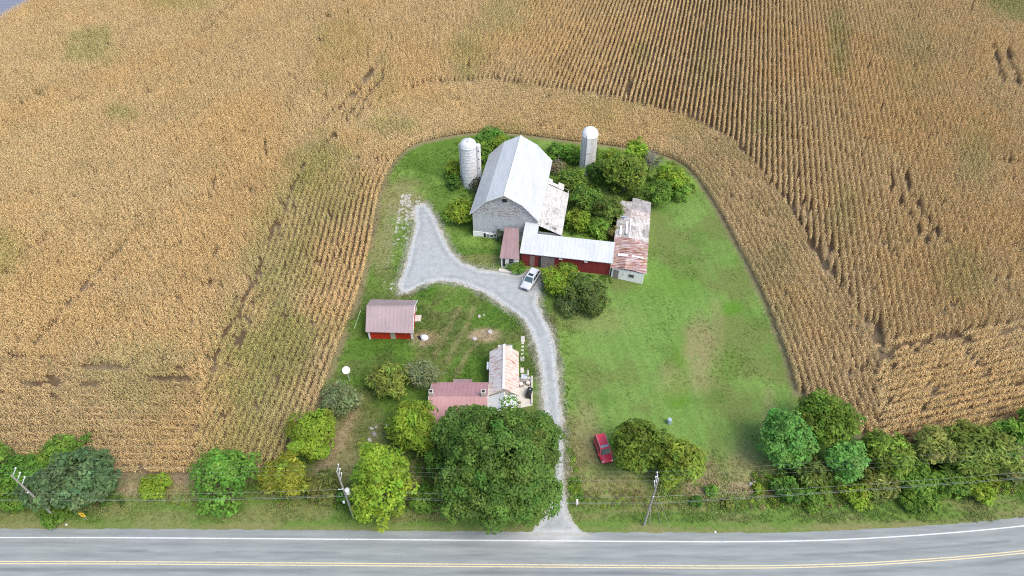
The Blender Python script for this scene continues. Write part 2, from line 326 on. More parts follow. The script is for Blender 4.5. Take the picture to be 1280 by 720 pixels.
GREEN, LIT, DEEP = np.array((.098, .168, .029)), np.array((.15, .235, .048)), np.array((.055, .115, .018))
DRY, DIRT, SOIL, OLIVE = np.array((.235, .205, .098)), np.array((.30, .235, .15)), np.array((.105, .075, .045)), np.array((.10, .118, .036))
def ground_color(P):
    u, v = UV(P[:, 0], np.maximum(P[:, 1], -20))
    n1, n2, n3 = fbm(P, .09, 1), fbm(P, .35, 2), fbm(P, 1.3, 3)
    d_yard = sd(P, field); infield = d_yard > 0
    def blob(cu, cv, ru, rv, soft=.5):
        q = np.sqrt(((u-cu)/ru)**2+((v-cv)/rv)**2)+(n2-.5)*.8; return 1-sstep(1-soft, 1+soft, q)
    def stroke(pts, w, soft=.8):
        d = dist(P, Gp(pts))+(n2-.5)*w*1.2; return 1-sstep(w*(1-soft), w*(1+soft), d)
    C = mix(np.tile(GREEN, (len(P), 1)), LIT, sstep(.38, .66, n2))
    # the mown east lawn: brighter, with faint mowing streaks
    east = sstep(700, 735, u)*sstep(215, 260, v)*(1-sstep(560, 600, v))
    C = mix(C, np.array((.134, .228, .054)), east*.75)
    streak = np.sin((P[:, 0]*.98+P[:, 1]*.16)*3.6+(n1-.5)*5)
    C = C*(1+.06*streak*east)[:, None]
    C = mix(C, OLIVE*1.2, east*sstep(.44, .68, fbm(P, .16, 11))*.7)
    C = mix(C, DEEP*1.2, east*sstep(.55, .78, fbm(P, .22, 13))*.5)
    # olive, patchy ground west of the lane
    west = (1-sstep(690, 705, u))*sstep(350, 372, v)
    C = mix(C, OLIVE, west*sstep(.40, .6, n2)*.9); C = mix(C, DEEP, west*sstep(.5, .7, fbm(P, .18, 9))*.55)
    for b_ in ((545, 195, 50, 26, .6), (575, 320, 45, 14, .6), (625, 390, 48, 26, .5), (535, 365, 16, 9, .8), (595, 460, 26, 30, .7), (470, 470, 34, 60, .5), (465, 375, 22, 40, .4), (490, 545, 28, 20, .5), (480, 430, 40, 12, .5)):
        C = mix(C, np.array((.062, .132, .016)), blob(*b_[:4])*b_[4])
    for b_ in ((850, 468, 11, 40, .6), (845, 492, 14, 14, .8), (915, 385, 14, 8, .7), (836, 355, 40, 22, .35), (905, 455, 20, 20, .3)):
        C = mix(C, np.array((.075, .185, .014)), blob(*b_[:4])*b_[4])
    dry = 0*u
    for b_ in ((875, 440, 20, 42, .7), (845, 475, 22, 20, .4), (895, 420, 10, 50, .35), (730, 560, 24, 50, .75), (760, 610, 60, 26, .75), (740, 400, 50, 18, .3), (605, 420, 22, 9, .9), (535, 422, 16, 8, .9),
               (470, 545, 14, 30, .5), (425, 560, 26, 40, .8), (500, 250, 28, 26, .75), (478, 290, 14, 60, .6), (600, 326, 60, 7, .5), (880, 600, 30, 26, .8), (930, 590, 24, 40, .7), (960, 550, 10, 70, .5),
               (550, 590, 40, 30, .5), (950, 625, 60, 14, .8), (240, 612, 50, 14, .9), (160, 625, 20, 22, .9), (350, 625, 40, 12, .6), (620, 640, 60, 10, .5), (1080, 630, 60, 10, .6), (515, 610, 30, 20, .6)):
        dry = np.maximum(dry, blob(*b_[:4])*b_[4])
    for s_, w_ in (([(575, 385), (566, 400), (553, 425), (543, 445)], .45), ([(592, 385), (584, 405), (568, 432), (560, 450)], .4), ([(450, 500), (447, 520), (432, 545), (410, 575), (392, 596)], 1.5), ([(604, 425), (585, 440), (570, 470)], .35)):
        dry = np.maximum(dry, stroke(s_, w_)*.55)
    C = mix(C, DRY, dry*sstep(.25, .55, n3+.15))
    dirt = np.maximum(blob(608, 419, 18, 7)*.9, blob(528, 424, 15, 9)*.9)
    dirt = np.maximum(dirt, stroke([(440, 520), (420, 560), (398, 590)], .8)*.7)
    for b_ in ((160, 620, 18, 20), (880, 612, 22, 14), (215, 600, 30, 7), (930, 612, 26, 10), (1000, 625, 30, 8)): dirt = np.maximum(dirt, blob(*b_)*.7)
    C = mix(C, DIRT, dirt*sstep(.3, .55, n3+.1))
    dd = -sd(P, drive); C = mix(C, np.array((.27, .26, .21)), (1-sstep(.1, .9, dd+(n3-.5)*1.4))*.75)
    # verge beside the road
    dr = dist(P, road_c); verge = (1-sstep(7.6, 9.0, dr+(n2-.5)*1.5))
    C = mix(C, mix(np.tile(np.array((.105, .175, .036)), (len(P), 1)), DRY*.9, sstep(.42, .68, fbm(P*np.array((.35, 1.6)),   .5, 21))*.5), verge)
    C = mix(C, DRY*.85, (1-sstep(.0, .6, np.abs(dr-4.2)+(n3-.5)))*.5)
    # bare strip along the corn, then the soil under the corn
    strip = (1-sstep(.25, 1.1, np.abs(d_yard)+(n3-.5)*.9)); C = mix(C, DIRT*.75, strip*.75*sstep(.2, .5, n2+.1))
    C = mix(C, mix(np.tile(SOIL, (len(P), 1)), DIRT*.55, sstep(.4, .7, n2)), sstep(.2, .5, d_yard))
    # far road's verge and the land beyond
    df = far_side(P); C = mix(C, np.array((.13, .24, .04)), (df > -1.0).astype(float)); C = mix(C, np.array((.2, .19, .12)), ((df > -2.2) & (df <= -1.0)).astype(float))
    return np.clip(C, 0, 1)
def far_side(P):
    """signed distance past the line where the field meets the far road (positive on the road's side)"""
    a, b = far_road_edge[1], far_road_edge[4]; t = (b-a)/np.linalg.norm(b-a); n = np.array((-t[1], t[0]))
    return (P-a)@n
def axis(lo, hi, st, far):
    s = list(np.arange(lo, hi+1e-6, st)); d = st; x = hi
    up = []
    while x < far: d *= 1.35; x += d; up.append(x)
    d = st; x = lo; dn = []
    while x > -far: d *= 1.35; x -= d; dn.append(x)
    return np.array(dn[::-1]+s+up)
def grid_mesh(xs, ys, z=0.0):
    X, Y = np.meshgrid(xs, ys); n = len(xs)
    V = np.stack([X.ravel(), Y.ravel(), np.full(X.size, z)], 1)
    i = (np.arange(len(ys)-1)[:, None]*n+np.arange(n-1)[None]).ravel()
    return V, np.stack([i, i+1, i+n+1, i+n], 1)
V, Q = grid_mesh(axis(-75, 75, .42, 3500), axis(26, 150, .42, 3500))
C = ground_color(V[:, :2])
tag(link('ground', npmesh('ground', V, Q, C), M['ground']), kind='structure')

# ------------------------------------------------------------------ roads
def ribbon(line, offs, z):
    t = np.gradient(line, axis=0); t /= np.linalg.norm(t, axis=1)[:, None]; n = np.stack([-t[:, 1], t[:, 0]], 1)
    V = np.concatenate([np.c_[line+n*o, np.full(len(line), z)] for o in offs]); L = len(line)
    i = (np.arange(len(offs)-1)[:, None]*L+np.arange(L-1)[None]).ravel()
    return V, np.stack([i, i+1, i+L+1, i+L], 1)
off = np.arange(-3.96, 3.961, .12)
V, Q = ribbon(road_c, off, .004)
o = np.repeat(off, len(road_c)); s = np.tile(np.arange(len(road_c))*.6, len(off)); P = np.stack([s, o], 1)
ct = (fbm(P*np.array((.9, 1.)), 1.2, 4)-.5)*.35
k = np.abs(o) == np.abs(off).max(); V[k, 1] += np.sign(o[k])*ct[k]
base = np.tile(np.array((.245, .268, .262)), (len(o), 1))
w = np.exp(-((np.abs(o)-.85)/.3)**2)+np.exp(-((np.abs(o)-2.25)/.33)**2)
base = base*(1-.13*w)[:, None]
base = mix(base, (.222, .243, .238), sstep(3.0, 3.2, np.abs(o)))
tar = (np.exp(-((o-1.25+.12*np.sin(s*.07))/.16)**2)*sstep(.5, .6, fbm(P*np.array((.12, 1)), .8, 6))+np.exp(-((o+.75)/.2)**2)*sstep(.35, .6, fbm(P*np.array((.1, 1)), .8, 8)))
base = mix(base, (.11, .118, .13), np.clip(tar, 0, 1)*.5)
um, vm = UV(V[:, 0], V[:, 1]); drift = np.exp(-((um-690)/40)**2)*sstep(1.0, 3.8, o)*(.4+fbm(P, .8, 9))
base = mix(base, (.42, .43, .42), np.clip(drift, 0, .75))
tag(link('road', npmesh('road', V, Q, base), M['asphalt']), kind='structure')
for nm, o0, o1, mt in (('road_edge_line', 2.83, 2.97, 'white_paint'), ('road_edge_line', -2.97, -2.83, 'white_paint'), ('road_centre_line', .07, .19, 'yellow_paint'), ('road_centre_line', -.19, -.07, 'yellow_paint')):
    V, Q = ribbon(road_c, (o0, o1), .008); tag(link(nm, npmesh(nm, V, Q), M[mt]), kind='structure')
fl = smooth_line(far_road_edge, 2.0)
tt = np.gradient(fl, axis=0); tt /= np.linalg.norm(tt, axis=1)[:, None]; fl_n = np.stack([-tt[:, 1], tt[:, 0]], 1)
V, Q = ribbon(fl, (.3, 2.0, 5.0, 7.0, 9.0, 11.0, 12.5), .004)
tag(link('far_road', npmesh('far_road', V, Q, np.tile((.17, .19, .23), (len(V), 1))), M['asphalt']), kind='structure')

# gravel lane and yard: a fine sheet whose edge breaks up into the grass
xs, ys = np.arange(-20, 14, .12), np.arange(33.4, 108, .12)
V, Q = grid_mesh(xs, ys, .006)
P = V[:, :2]; near = inside(P, np.vstack([Gp([(440, 690), (790, 690), (790, 300), (560, 215), (450, 215)])]))
d = np.full(len(P), -9.0); d[near] = sd(P[near], drive)
e = d+(fbm(P, .8, 31)-.5)*.9+(fbm(P, 3.0, 33, 2)-.5)*.5
u_, v_ = UV(P[:, 0], P[:, 1])
patch = np.maximum(1-sstep(.5, 1.2, np.hypot((u_-505)/36, (v_-270)/36)), .5*(1-sstep(.5, 1.2, np.hypot((u_-492)/14, (v_-330)/50))))
patch[~near] = 0
e = np.maximum(e, (patch*.8-.35)*1.0-(1-fbm(P, 1.6, 35, 3))*1.15+.32)
keep = (e[Q] > 0).all(1) & (P[Q[:, 0], 1] > road_c[:, 1].min())
rd = dist(P, road_c); keep &= (rd[Q] > 3.0+.35*fbm(P[Q[:, 0]], 1.5, 71)[:, None]).all(1)
idx = np.unique(Q[keep]); remap = np.full(len(V), -1); remap[idx] = np.arange(len(idx))
Cg = np.tile(np.array((.335, .355, .35)), (len(V), 1))
mid = np.abs(d-1.45); tr = np.exp(-((d-.75)/.3)**2)
Cg = mix(Cg, (.43, .45, .44), np.exp(-((d-.62)/.24)**2)*.85); Cg = mix(Cg, (.27, .285, .28), np.exp(-((d-1.32)/.26)**2)*.7*sstep(.3, .6, fbm(P, .5, 39)))
Cg = mix(Cg, (.42, .39, .32), (1-sstep(.0, .6, d+(fbm(P, 1.1, 37)-.5)*.6))*.75)
tag(link('gravel_driveway', npmesh('gravel_driveway', V[idx], remap[Q[keep]], Cg[idx]), M['gravel']), kind='structure')

# ------------------------------------------------------------------ scatters (corn, grass, weeds, gravel)
def scatter(name, pts, rot, scl, tint, idx, sources):
    me = bpy.data.meshes.new(name); n = len(pts); me.vertices.add(n)
    me.vertices.foreach_set('co', np.asarray(pts, np.float32).ravel())
    def at(nm, ty, key, a):
        x = me.attributes.new(nm, ty, 'POINT'); x.data.foreach_set(key, np.ascontiguousarray(a).ravel())
    at('rot', 'FLOAT_VECTOR', 'vector', np.asarray(rot, np.float32)); at('scl', 'FLOAT_VECTOR', 'vector', np.asarray(scl, np.float32))
    at('tint', 'FLOAT_COLOR', 'color', np.hstack([tint, np.ones((n, 1))]).astype(np.float32)); at('idx', 'INT', 'value', np.asarray(idx, np.int32))
    o = bpy.data.objects.new(name, me); col.objects.link(o); tag(o, kind='stuff')
    c = bpy.data.collections.new(name+'_kinds'); SRC.children.link(c)
    for s_ in sources: c.objects.link(s_)
    ng = bpy.data.node_groups.new(name+'_scatter', 'GeometryNodeTree')
    ng.interface.new_socket('Geometry', in_out='INPUT', socket_type='NodeSocketGeometry'); ng.interface.new_socket('Geometry', in_out='OUTPUT', socket_type='NodeSocketGeometry')
    gi, go = ng.nodes.new('NodeGroupInput'), ng.nodes.new('NodeGroupOutput')
    ip = ng.nodes.new('GeometryNodeInstanceOnPoints'); ci = ng.nodes.new('GeometryNodeCollectionInfo')
    ci.inputs['Collection'].default_value = c; ci.inputs['Separate Children'].default_value = True; ci.inputs['Reset Children'].default_value = True
    ip.inputs['Pick Instance'].default_value = True
    def na(nm, ty):
        x = ng.nodes.new('GeometryNodeInputNamedAttribute'); x.data_type = ty; x.inputs['Name'].default_value = nm; return x.outputs['Attribute']
    L = ng.links.new
    L(gi.outputs[0], ip.inputs['Points']); L(ci.outputs[0], ip.inputs['Instance']); L(na('idx', 'INT'), ip.inputs['Instance Index'])
    L(na('rot', 'FLOAT_VECTOR'), ip.inputs['Rotation']); L(na('scl', 'FLOAT_VECTOR'), ip.inputs['Scale']); L(ip.outputs[0], go.inputs[0])
    md = o.modifiers.new('scatter', 'NODES'); md.node_group = ng
    return o
def source(name, V, Q, C, mat):
    me = npmesh(name, V, Q, C); me.materials.append(mat); return bpy.data.objects.new(name, me)

def corn_row(seed, length=1.0):
    """one metre of a standing dry corn row: stalks, arching leaves, tassels"""
    r = np.random.default_rng(seed); V = []; Q = []; C = []
    def strip(pts, side, ws, c):
        n = len(V)
        for p, w_ in zip(pts, ws):
            V.append(p-side*w_/2); V.append(p+side*w_/2); cc = np.array(c)*r.uniform(.92, 1.08); C.append(cc); C.append(cc)
        for k_ in range(len(pts)-1): Q.append((n+2*k_, n+2*k_+1, n+2*k_+3, n+2*k_+2))
    for k_ in range(6):
        x0 = (k_+.5)/6*length-length/2+r.normal(0, .03); y0 = r.normal(0, .05); h = r.uniform(1.85, 2.3); lean = r.normal(0, .08, 2)
        ax = lambda z: np.array((x0+lean[0]*z/2, y0+lean[1]*z/2, z))
        a = r.uniform(0, PI)
        for q in range(2):
            sd_ = np.array((math.cos(a+q*PI/2), math.sin(a+q*PI/2), 0)); strip([ax(0), ax(h*.55), ax(h)], sd_, (.03, .026, .012), (.36, .27, .13))
        az = r.uniform(0, 2*PI)
        for j in range(9):
            z = .35+j*(h-.55)/9+r.normal(0, .05); az += PI+r.normal(0, .45)
            d_ = np.array((math.cos(az), math.sin(az), 0)); s_ = np.array((-d_[1], d_[0], r.normal(0, .35))); L = r.uniform(.34, .62); up = r.uniform(.05, .3)
            t_ = r.random()
            c = (.765, .59, .318) if t_ < .5 else (.665, .50, .256) if t_ < .82 else (.53, .375, .18) if t_ < .92 else (.44, .44, .2)
            b_ = ax(z); droop = r.uniform(.1, .5)
            strip([b_, b_+d_*L*.4+np.array((0, 0, up)), b_+d_*L*.75+np.array((0, 0, up*.8-droop*.2)), b_+d_*L+np.array((0, 0, up*.4-droop))], s_, (.05, .085, .075, .015), c)
        for j in range(5):
            aa = r.uniform(0, 2*PI); d_ = np.array((math.cos(aa), math.sin(aa), 0)); e_ = .14*(j > 0)
            strip([ax(h-.03), ax(h+.16)+d_*e_*.6, ax(h+.22)+d_*e_*1.3], np.array((-d_[1], d_[0], 0)), (.016, .03, .012), (.72, .535, .29))
        if r.random() < .8:
            z = h*.5; aa = r.uniform(0, 2*PI); d_ = np.array((math.cos(aa), math.sin(aa), .4)); strip([ax(z), ax(z)+d_*.13, ax(z)+d_*.26], np.array((-d_[1], d_[0], 0)), (.03, .07, .02), (.62, .52, .3))
    return np.array(V), np.array(Q), np.array(C)
corn_src = [source('corn_row', *corn_row(100+k), M['corn']) for k in range(10)]

ab_px = [(236, 620), (262, 470), (285, 420), (310, 370), (342, 290), (378, 215), (425, 165), (480, 125), (540, 108), (600, 104), (650, 108), (760, 126), (850, 146), (915, 178), (965, 235), (1012, 302), (1060, 380), (1098, 432), (1112, 560)]
headland = np.vstack([Gp(ab_px)])
south_c1 = Gp([(-500, 420), (0, 448), (120, 456), (255, 468), (240, 640), (-500, 640)])
south_c2 = Gp([(1092, 433), (1180, 420), (1290, 398), (1500, 350), (1900, 260), (1900, 640), (1100, 640)])
SP = .98
# (A) main rows
az = math.atan2((965-640), F/cP); ta = np.array((math.sin(az), math.cos(az))); na_ = np.array((ta[1], -ta[0]))
ss, kk = np.meshgrid(np.arange(-60, 330, 1.0), np.arange(-260, 220)); ss, kk = ss.ravel(), kk.ravel()
PA = ss[:, None]*ta+(kk*SP)[:, None]*na_; PA = PA[inside(PA, field)]
hp = np.vstack([headland, ]); PA = PA[~inside(PA, hp) & ~inside(PA, south_c1) & ~inside(PA, south_c2)]
ok = np.abs(PA[:, 0]) < PA[:, 1]*.62+62; PA = PA[ok & (PA[:, 1] < 238)]
RA = np.full(len(PA), math.atan2(ta[1], ta[0]))
# (B) headland rows that follow the yard's edge
t = np.gradient(yard_line, axis=0)
for _ in range(220): t[1:-1] = (t[:-2]+t[1:-1]*2+t[2:])/4
t /= np.linalg.norm(t, axis=1)[:, None]; nrm = np.stack([-t[:, 1], t[:, 0]], 1)
PB, RB = [], []
ext0 = yard_line[0]-t[0]*np.arange(30, 0, -1)[:, None]*1.0; ext1 = yard_line[-1]+t[-1]*np.arange(1, 30)[:, None]*1.0
full = np.vstack([ext0, yard_line, ext1]); fn = np.vstack([np.tile(nrm[0], (30, 1)), nrm, np.tile(nrm[-1], (29, 1))])
for k in range(0, 34):
    dk = .3+k*.93; ln = full+fn*dk
    ln = smooth_line(ln, 1.0, it=0); g_ = np.gradient(ln, axis=0); dd = dist(ln, yard_line); okk = dd > dk-.3
    PB.append(ln[okk]); RB.append(np.arctan2(g_[okk, 1], g_[okk, 0]))
PB = np.vstack(PB); RB = np.concatenate(RB); ok = inside(PB, field) & inside(PB, hp) & ~inside(PB, south_c1) & ~inside(PB, south_c2); PB, RB = PB[ok], RB[ok]
# (C) end rows along the road side
PC, RC = [], []
for poly, tdir, org in ((south_c1, np.array((1, -.005)), G(100, 590)), (south_c2, None, G(1150, 440))):
    if tdir is None: a_, b_ = np.array(G(1100, 436)[:2]), np.array(G(1280, 400)[:2]); tdir = (b_-a_)
    tdir = tdir/np.linalg.norm(tdir); nd = np.array((-tdir[1], tdir[0]))
    ss, kk = np.meshgrid(np.arange(-120, 120, 1.0), np.arange(-60, 60)); q = np.array(org[:2])+ss.ravel()[:, None]*tdir+(kk.ravel()*SP)[:, None]*nd
    q = q[inside(q, poly) & inside(q, field)]; PC.append(q); RC.append(np.full(len(q), math.atan2(tdir[1], tdir[0])))
PC = np.vstack(PC); RC = np.concatenate(RC)
P = np.vstack([PA, PB, PC]); R_ = np.concatenate([RA, RB, RC])
zone = np.repeat([0, 1, 2], [len(PA), len(PB), len(PC)])
ok = far_side(P) < -2.4; P, R_, zone = P[ok], R_[ok], zone[ok]
# trodden wheel tracks, washed-out spots
gone = np.zeros(len(P))
n1, n2 = fbm(P, .12, 41), fbm(P, .5, 43)
for pts, w in (([(50, 432), (120, 352), (180, 285)], .7), ([(34, 320), (68, 300)], .9), ([(405, 157), (445, 122), (468, 92)], .75), ([(430, 153), (470, 118), (483, 93)], .75), ([(255, 35), (310, 3)], .8), ([(245, 50), (268, 38)], .8),
               ([(1240, 62), (1250, 105)], .8), ([(1256, 65), (1270, 112)], .8), ([(1112, 218), (1114, 240)], .8), ([(1132, 222), (1133, 242)], .8), ([(1118, 246), (1136, 280), (1156, 305)], .5), ([(1138, 250), (1160, 285), (1178, 308)], .6),
               ([(980, 250), (996, 280)], .7), ([(1002, 255), (1014, 274)], .7), ([(1012, 305), (1028, 335), (1046, 355)], .75), ([(1033, 312), (1046, 330)], .6), ([(272, 462), (285, 440), (300, 410), (318, 378)], .6), ([(290, 460), (306, 430), (318, 405)], .6),
               ([(318, 378), (334, 320), (348, 285)], .4), ([(104, 465), (162, 464)], .6), ([(38, 483), (88, 481)], .55), ([(104, 483), (148, 482)], .5), ([(185, 478), (235, 478)], .5), ([(612, 98), (650, 108)], .7), ([(505, 107), (590, 106)], .5),
               ([(1060, 470), (1090, 455), (1130, 437)], .5), ([(1130, 440), (1180, 425), (1210, 428)], .6), ([(1090, 405), (1095, 430), (1110, 462)], .8), ([(1170, 400), (1188, 385)], .5), ([(1250, 422), (1285, 410)], .6), ([(1200, 430), (1230, 470)], .6),
               ([(850, 145), (905, 172)], .6), ([(30, 135), (60, 120)], .8), ([(780, 125), (788, 105)], .6), ([(1210, 20), (1215, 5)], .6)):
    gone = np.maximum(gone, 1-sstep(w*.45, w*1.0, dist(P, Gp(pts))+(n2-.5)*.7))
keepp = rng.random(len(P)) > gone*.8
keepp &= rng.random(len(P)) > .22*sstep(.64, .78, n2)
# thin band along the change of row direction
db = dist(P, headland); keepp &= rng.random(len(P)) > .42*np.exp(-(db/.5)**2)*sstep(.4, .6, n2)
P, R_, zone, n1, n2, gone = P[keepp], R_[keepp], zone[keepp], n1[keepp], n2[keepp], gone[keepp]
u_, v_ = UV(P[:, 0], P[:, 1])
tint = np.ones((len(P), 3))*rng.normal(1, .05, (len(P), 1))
tint *= mix(np.ones((len(P), 3)), (1.03, .98, .90), sstep(.4, .7, fbm(P, .06, 51)))
tint *= mix(np.ones((len(P), 3)), (.92, .92, .91), sstep(.45, .7, fbm(P, .17, 53))*.8)
gr = np.zeros(len(P))
for cu, cv, ru, rv, s_ in ((120, 65, 36, 26, .8), (155, 145, 22, 12, .7), (225, 8, 60, 16, .6), (10, 325, 22, 40, .7), (395, 240, 60, 60, .75), (350, 330, 50, 80, .65), (330, 450, 60, 80, .95), (400, 200, 40, 30, .7), (580, 70, 30, 35, .7), (625, 30, 40, 25, .5),
                           (480, 160, 40, 14, .5), (800, 70, 14, 20, .7), (1045, 60, 14, 45, .75), (880, 80, 20, 50, .4), (1215, 200, 25, 40, .5), (1200, 350, 35, 40, .5), (1050, 270, 20, 40, .45), (180, 480, 80, 60, .5), (950, 165, 20, 14, .6), (1265, 8, 45, 26, 1.2),
                           (430, 60, 40, 40, .4), (480, 120, 20, 60, .3), (410, 100, 20, 20, .5), (1140, 80, 40, 80, .25), (980, 400, 20, 40, .3), (340, 540, 70, 60, .8), (640, 8, 40, 10, .5)):
    q = np.hypot((u_-cu)/ru, (v_-cv)/rv)+(fbm(P, .25, 55)-.5)*1.2; gr = np.maximum(gr, (1-sstep(.4, 1.25, q))*s_)
gr = np.clip(gr+.45*sstep(.5, .75, fbm(P, .11, 57))*(zone == 1)+rng.normal(0, .06, len(P)), 0, 1.2)
tint *= mix(np.ones((len(P), 3)), (.70, .84, .66), np.minimum(gr, 1.2))
hs = rng.uniform(.9, 1.06, len(P))*np.array((.92, .72, .78))[zone]*(1-.45*gone)*(1-.25*sstep(.62, .8, n2))
rot = np.stack([rng.normal(0, .03, len(P)), rng.normal(0, .03, len(P)), R_+np.where(rng.random(len(P)) < .5, PI, 0)+rng.normal(0, .05, len(P))], 1)
P3 = np.c_[P+rng.normal(0, .04, P.shape), np.zeros(len(P))]
print('corn segments', len(P))
scatter('corn_field', P3, rot, np.stack([np.full(len(P), 1.05), rng.uniform(.44, .58, len(P)), hs], 1), tint, rng.integers(0, 10, len(P)), corn_src)

def grass_tuft(seed, n=22, spread=.2, h=.13, w=.018):
    r = np.random.default_rng(seed); V = []; Q = []; C = []
    for k_ in range(n):
        b_ = np.array((*r.normal(0, spread/2, 2), 0)); a = r.uniform(0, 2*PI); d_ = np.array((math.cos(a), math.sin(a), 0)); s_ = np.array((-d_[1], d_[0], 0))*w*r.uniform(.7, 1.4)
        hh = h*r.uniform(.6, 1.2); m_ = b_+d_*hh*.25+np.array((0, 0, hh*.7)); e_ = b_+d_*hh*r.uniform(.5, .9)+np.array((0, 0, hh)); i = len(V)
        V += [b_-s_, b_+s_, m_+s_, m_-s_, e_+s_*.25, e_-s_*.25]; Q += [(i, i+1, i+2, i+3), (i+3, i+2, i+4, i+5)]; c = np.ones(3)*r.uniform(.8, 1.25); C += [c]*6
    return np.array(V), np.array(Q), np.array(C)
tuft_src = [source('grass_tuft', *grass_tuft(200+k), M['blade']) for k in range(5)]
def clump(seed, n=60, r0=.42, ls=.11):
    r = np.random.default_rng(seed); d_ = r.normal(0, 1, (n, 3)); d_[:, 2] = np.abs(d_[:, 2]); d_ /= np.linalg.norm(d_, axis=1)[:, None]
    c = d_*r0*r.uniform(.35, 1, (n, 1)); return leaf_quads(c, d_+r.normal(0, .5, (n, 3)), ls*r.uniform(.7, 1.3, n), r, 1.7)+(np.repeat(np.ones((n, 3))*r.uniform(.7, 1.3, (n, 1)), 4, 0),)
def leaf_quads(c, nrm, size, r, asp=1.5):
    nrm = nrm/np.linalg.norm(nrm, axis=1)[:, None]; a = np.cross(nrm, r.normal(0, 1, nrm.shape)); a /= np.linalg.norm(a, axis=1)[:, None]; b_ = np.cross(nrm, a)
    s_ = size[:, None]; V = np.stack([c-a*s_*asp*.5, c+b_*s_*.42, c+a*s_*asp*.5, c-b_*s_*.42], 1).reshape(-1, 3)
    return V, np.arange(len(V)).reshape(-1, 4)
weed_src = [source('weed_clump', *clump(300+k), M['weed']) for k in range(5)]

# obstacles where no grass grows
B0 = np.array((-6.5, 86.6)); Br = np.array((math.cos(BA), -math.sin(BA))); Bb = np.array((math.sin(BA), math.cos(BA)))
def BL(a, b, z=0.0):
    p = B0+a*Br+b*Bb; return (p[0], p[1], z)
foot = [[BL(0, 0)[:2], BL(15, 0)[:2], BL(15, 16.3)[:2], BL(0, 16.3)[:2]], [(-2, 78.6), (15.6, 77), (16.6, 82.4), (-1, 85)], [(15.6, 77), (20.6, 75.3), (23.8, 92), (18.9, 93.6)],
        [(-20.7, 63.9), (-14.6, 64.1), (-14.6, 69.5), (-20.7, 69.3)], [(-10.6, 47.5), (-3, 47.5), (-3, 54), (-10.6, 54)], [(-3.1, 47.5), (4.2, 47.5), (4.2, 55.5), (.8, 60), (-3, 60)]]
def open_ground(P, m=.0):
    ok = (sd(P, drive) < -.05-m) & (dist(P, road_c) > 3.95) & (sd(P, field) < .1)
    for f_ in foot: ok &= ~inside(P, np.array(f_))
    return ok
n = 80000
P = np.c_[rng.uniform(-62, 66, n), rng.uniform(36, 112, n)]; P = P[open_ground(P)]
uu, vv = UV(P[:, 0], P[:, 1]); P = P[(uu > -60) & (uu < 1340)]
C = ground_color(P); tl = .55+.9*sstep(.4, .75, fbm(P, .3, 61)); uu, vv = UV(P[:, 0], P[:, 1]); lawn = sstep(705, 735, uu)*(1-sstep(545, 600, vv)); tl = tl*(1-.55*lawn)
tl *= np.where(dist(P, drive, True) < .7, 1.25, 1); tl *= 1+1.1*np.exp(-((dist(P, road_c)-9.0)/1.6)**2)*rng.random(len(P))
print('tufts', len(P))
kp = rng.random(len(P)) > .5*lawn; P, C, tl = P[kp], C[kp], tl[kp]
scatter('grass', np.c_[P, np.zeros(len(P))], np.c_[np.zeros((len(P), 2)), rng.uniform(0, 2*PI, len(P))], np.stack([tl*1.25, tl*1.25, tl], 1), np.clip(C*rng.normal(1.5, .13, (len(P), 1)), 0, .6), rng.integers(0, 5, len(P)), tuft_src)

# ------------------------------------------------------------------ buildings
def seams(mb, a, b, c, d, step=.6, h=.022, w=.03):
    """raised ribs running from edge a-b (upper) to edge d-c (lower) on a roof plane"""
    a, b, c, d = (Vector(p) for p in (a, b, c, d)); n = (b-a).cross(d-a).normalized()
    if n.z < 0: n = -n
    k = max(2, int((b-a).length/step))
    for i in range(k+1):
        t = min(max(i/k, .004), .996); p = a.lerp(b, t); q = d.lerp(c, t); e = (b-a).normalized()*w/2
        vs = [p-e, p+e, q+e, q-e]; mb.add([v+n*.002 for v in vs]+[v+n*h for v in vs], [(4, 5, 6, 7), (0, 1, 5, 4), (1, 2, 6, 5), (2, 3, 7, 6), (3, 0, 4, 7)])
def window(parent, p, tdir, w, h, frame='trim', name='window'):
    """framed window proud of a wall: p = centre on the wall plane, tdir = along the wall, outward = right of tdir"""
    t = Vector((tdir[0], tdir[1], 0)).normalized(); rz = math.atan2(t.y, t.x); n = Vector((t.y, -t.x, 0)); c = Vector(p)+n*.02
    f = MB()
    for sx in (-1, 1): f.box(c+t*(sx*(w/2-.04)), (.09, .1, h), rz)
    for sz in (-1, 1): f.box(c+Vector((0, 0, sz*(h/2-.04))), (w-.18, .1, .09), rz)
    f.box(c, (w-.18, .05, .05), rz)
    fo = f.build(name, M[frame], parent)
    MB().box(c-n*.01, (w-.1, .03, h-.1), rz).build('pane', M['glass'], fo)
    return fo
def door(parent, p, tdir, w, h, mat, name='door'):
    t = Vector((tdir[0], tdir[1], 0)).normalized(); rz = math.atan2(t.y, t.x); n = Vector((t.y, -t.x, 0)); c = Vector(p)+n*.02+Vector((0, 0, h/2))
    d_ = MB().box(c, (w, .08, h), rz).build(name, M[mat], parent)
    MB().box(c+t*(w*.38)+n*.07, (.05, .07, .16), rz).build('handle', M['galv'], d_)
    return d_

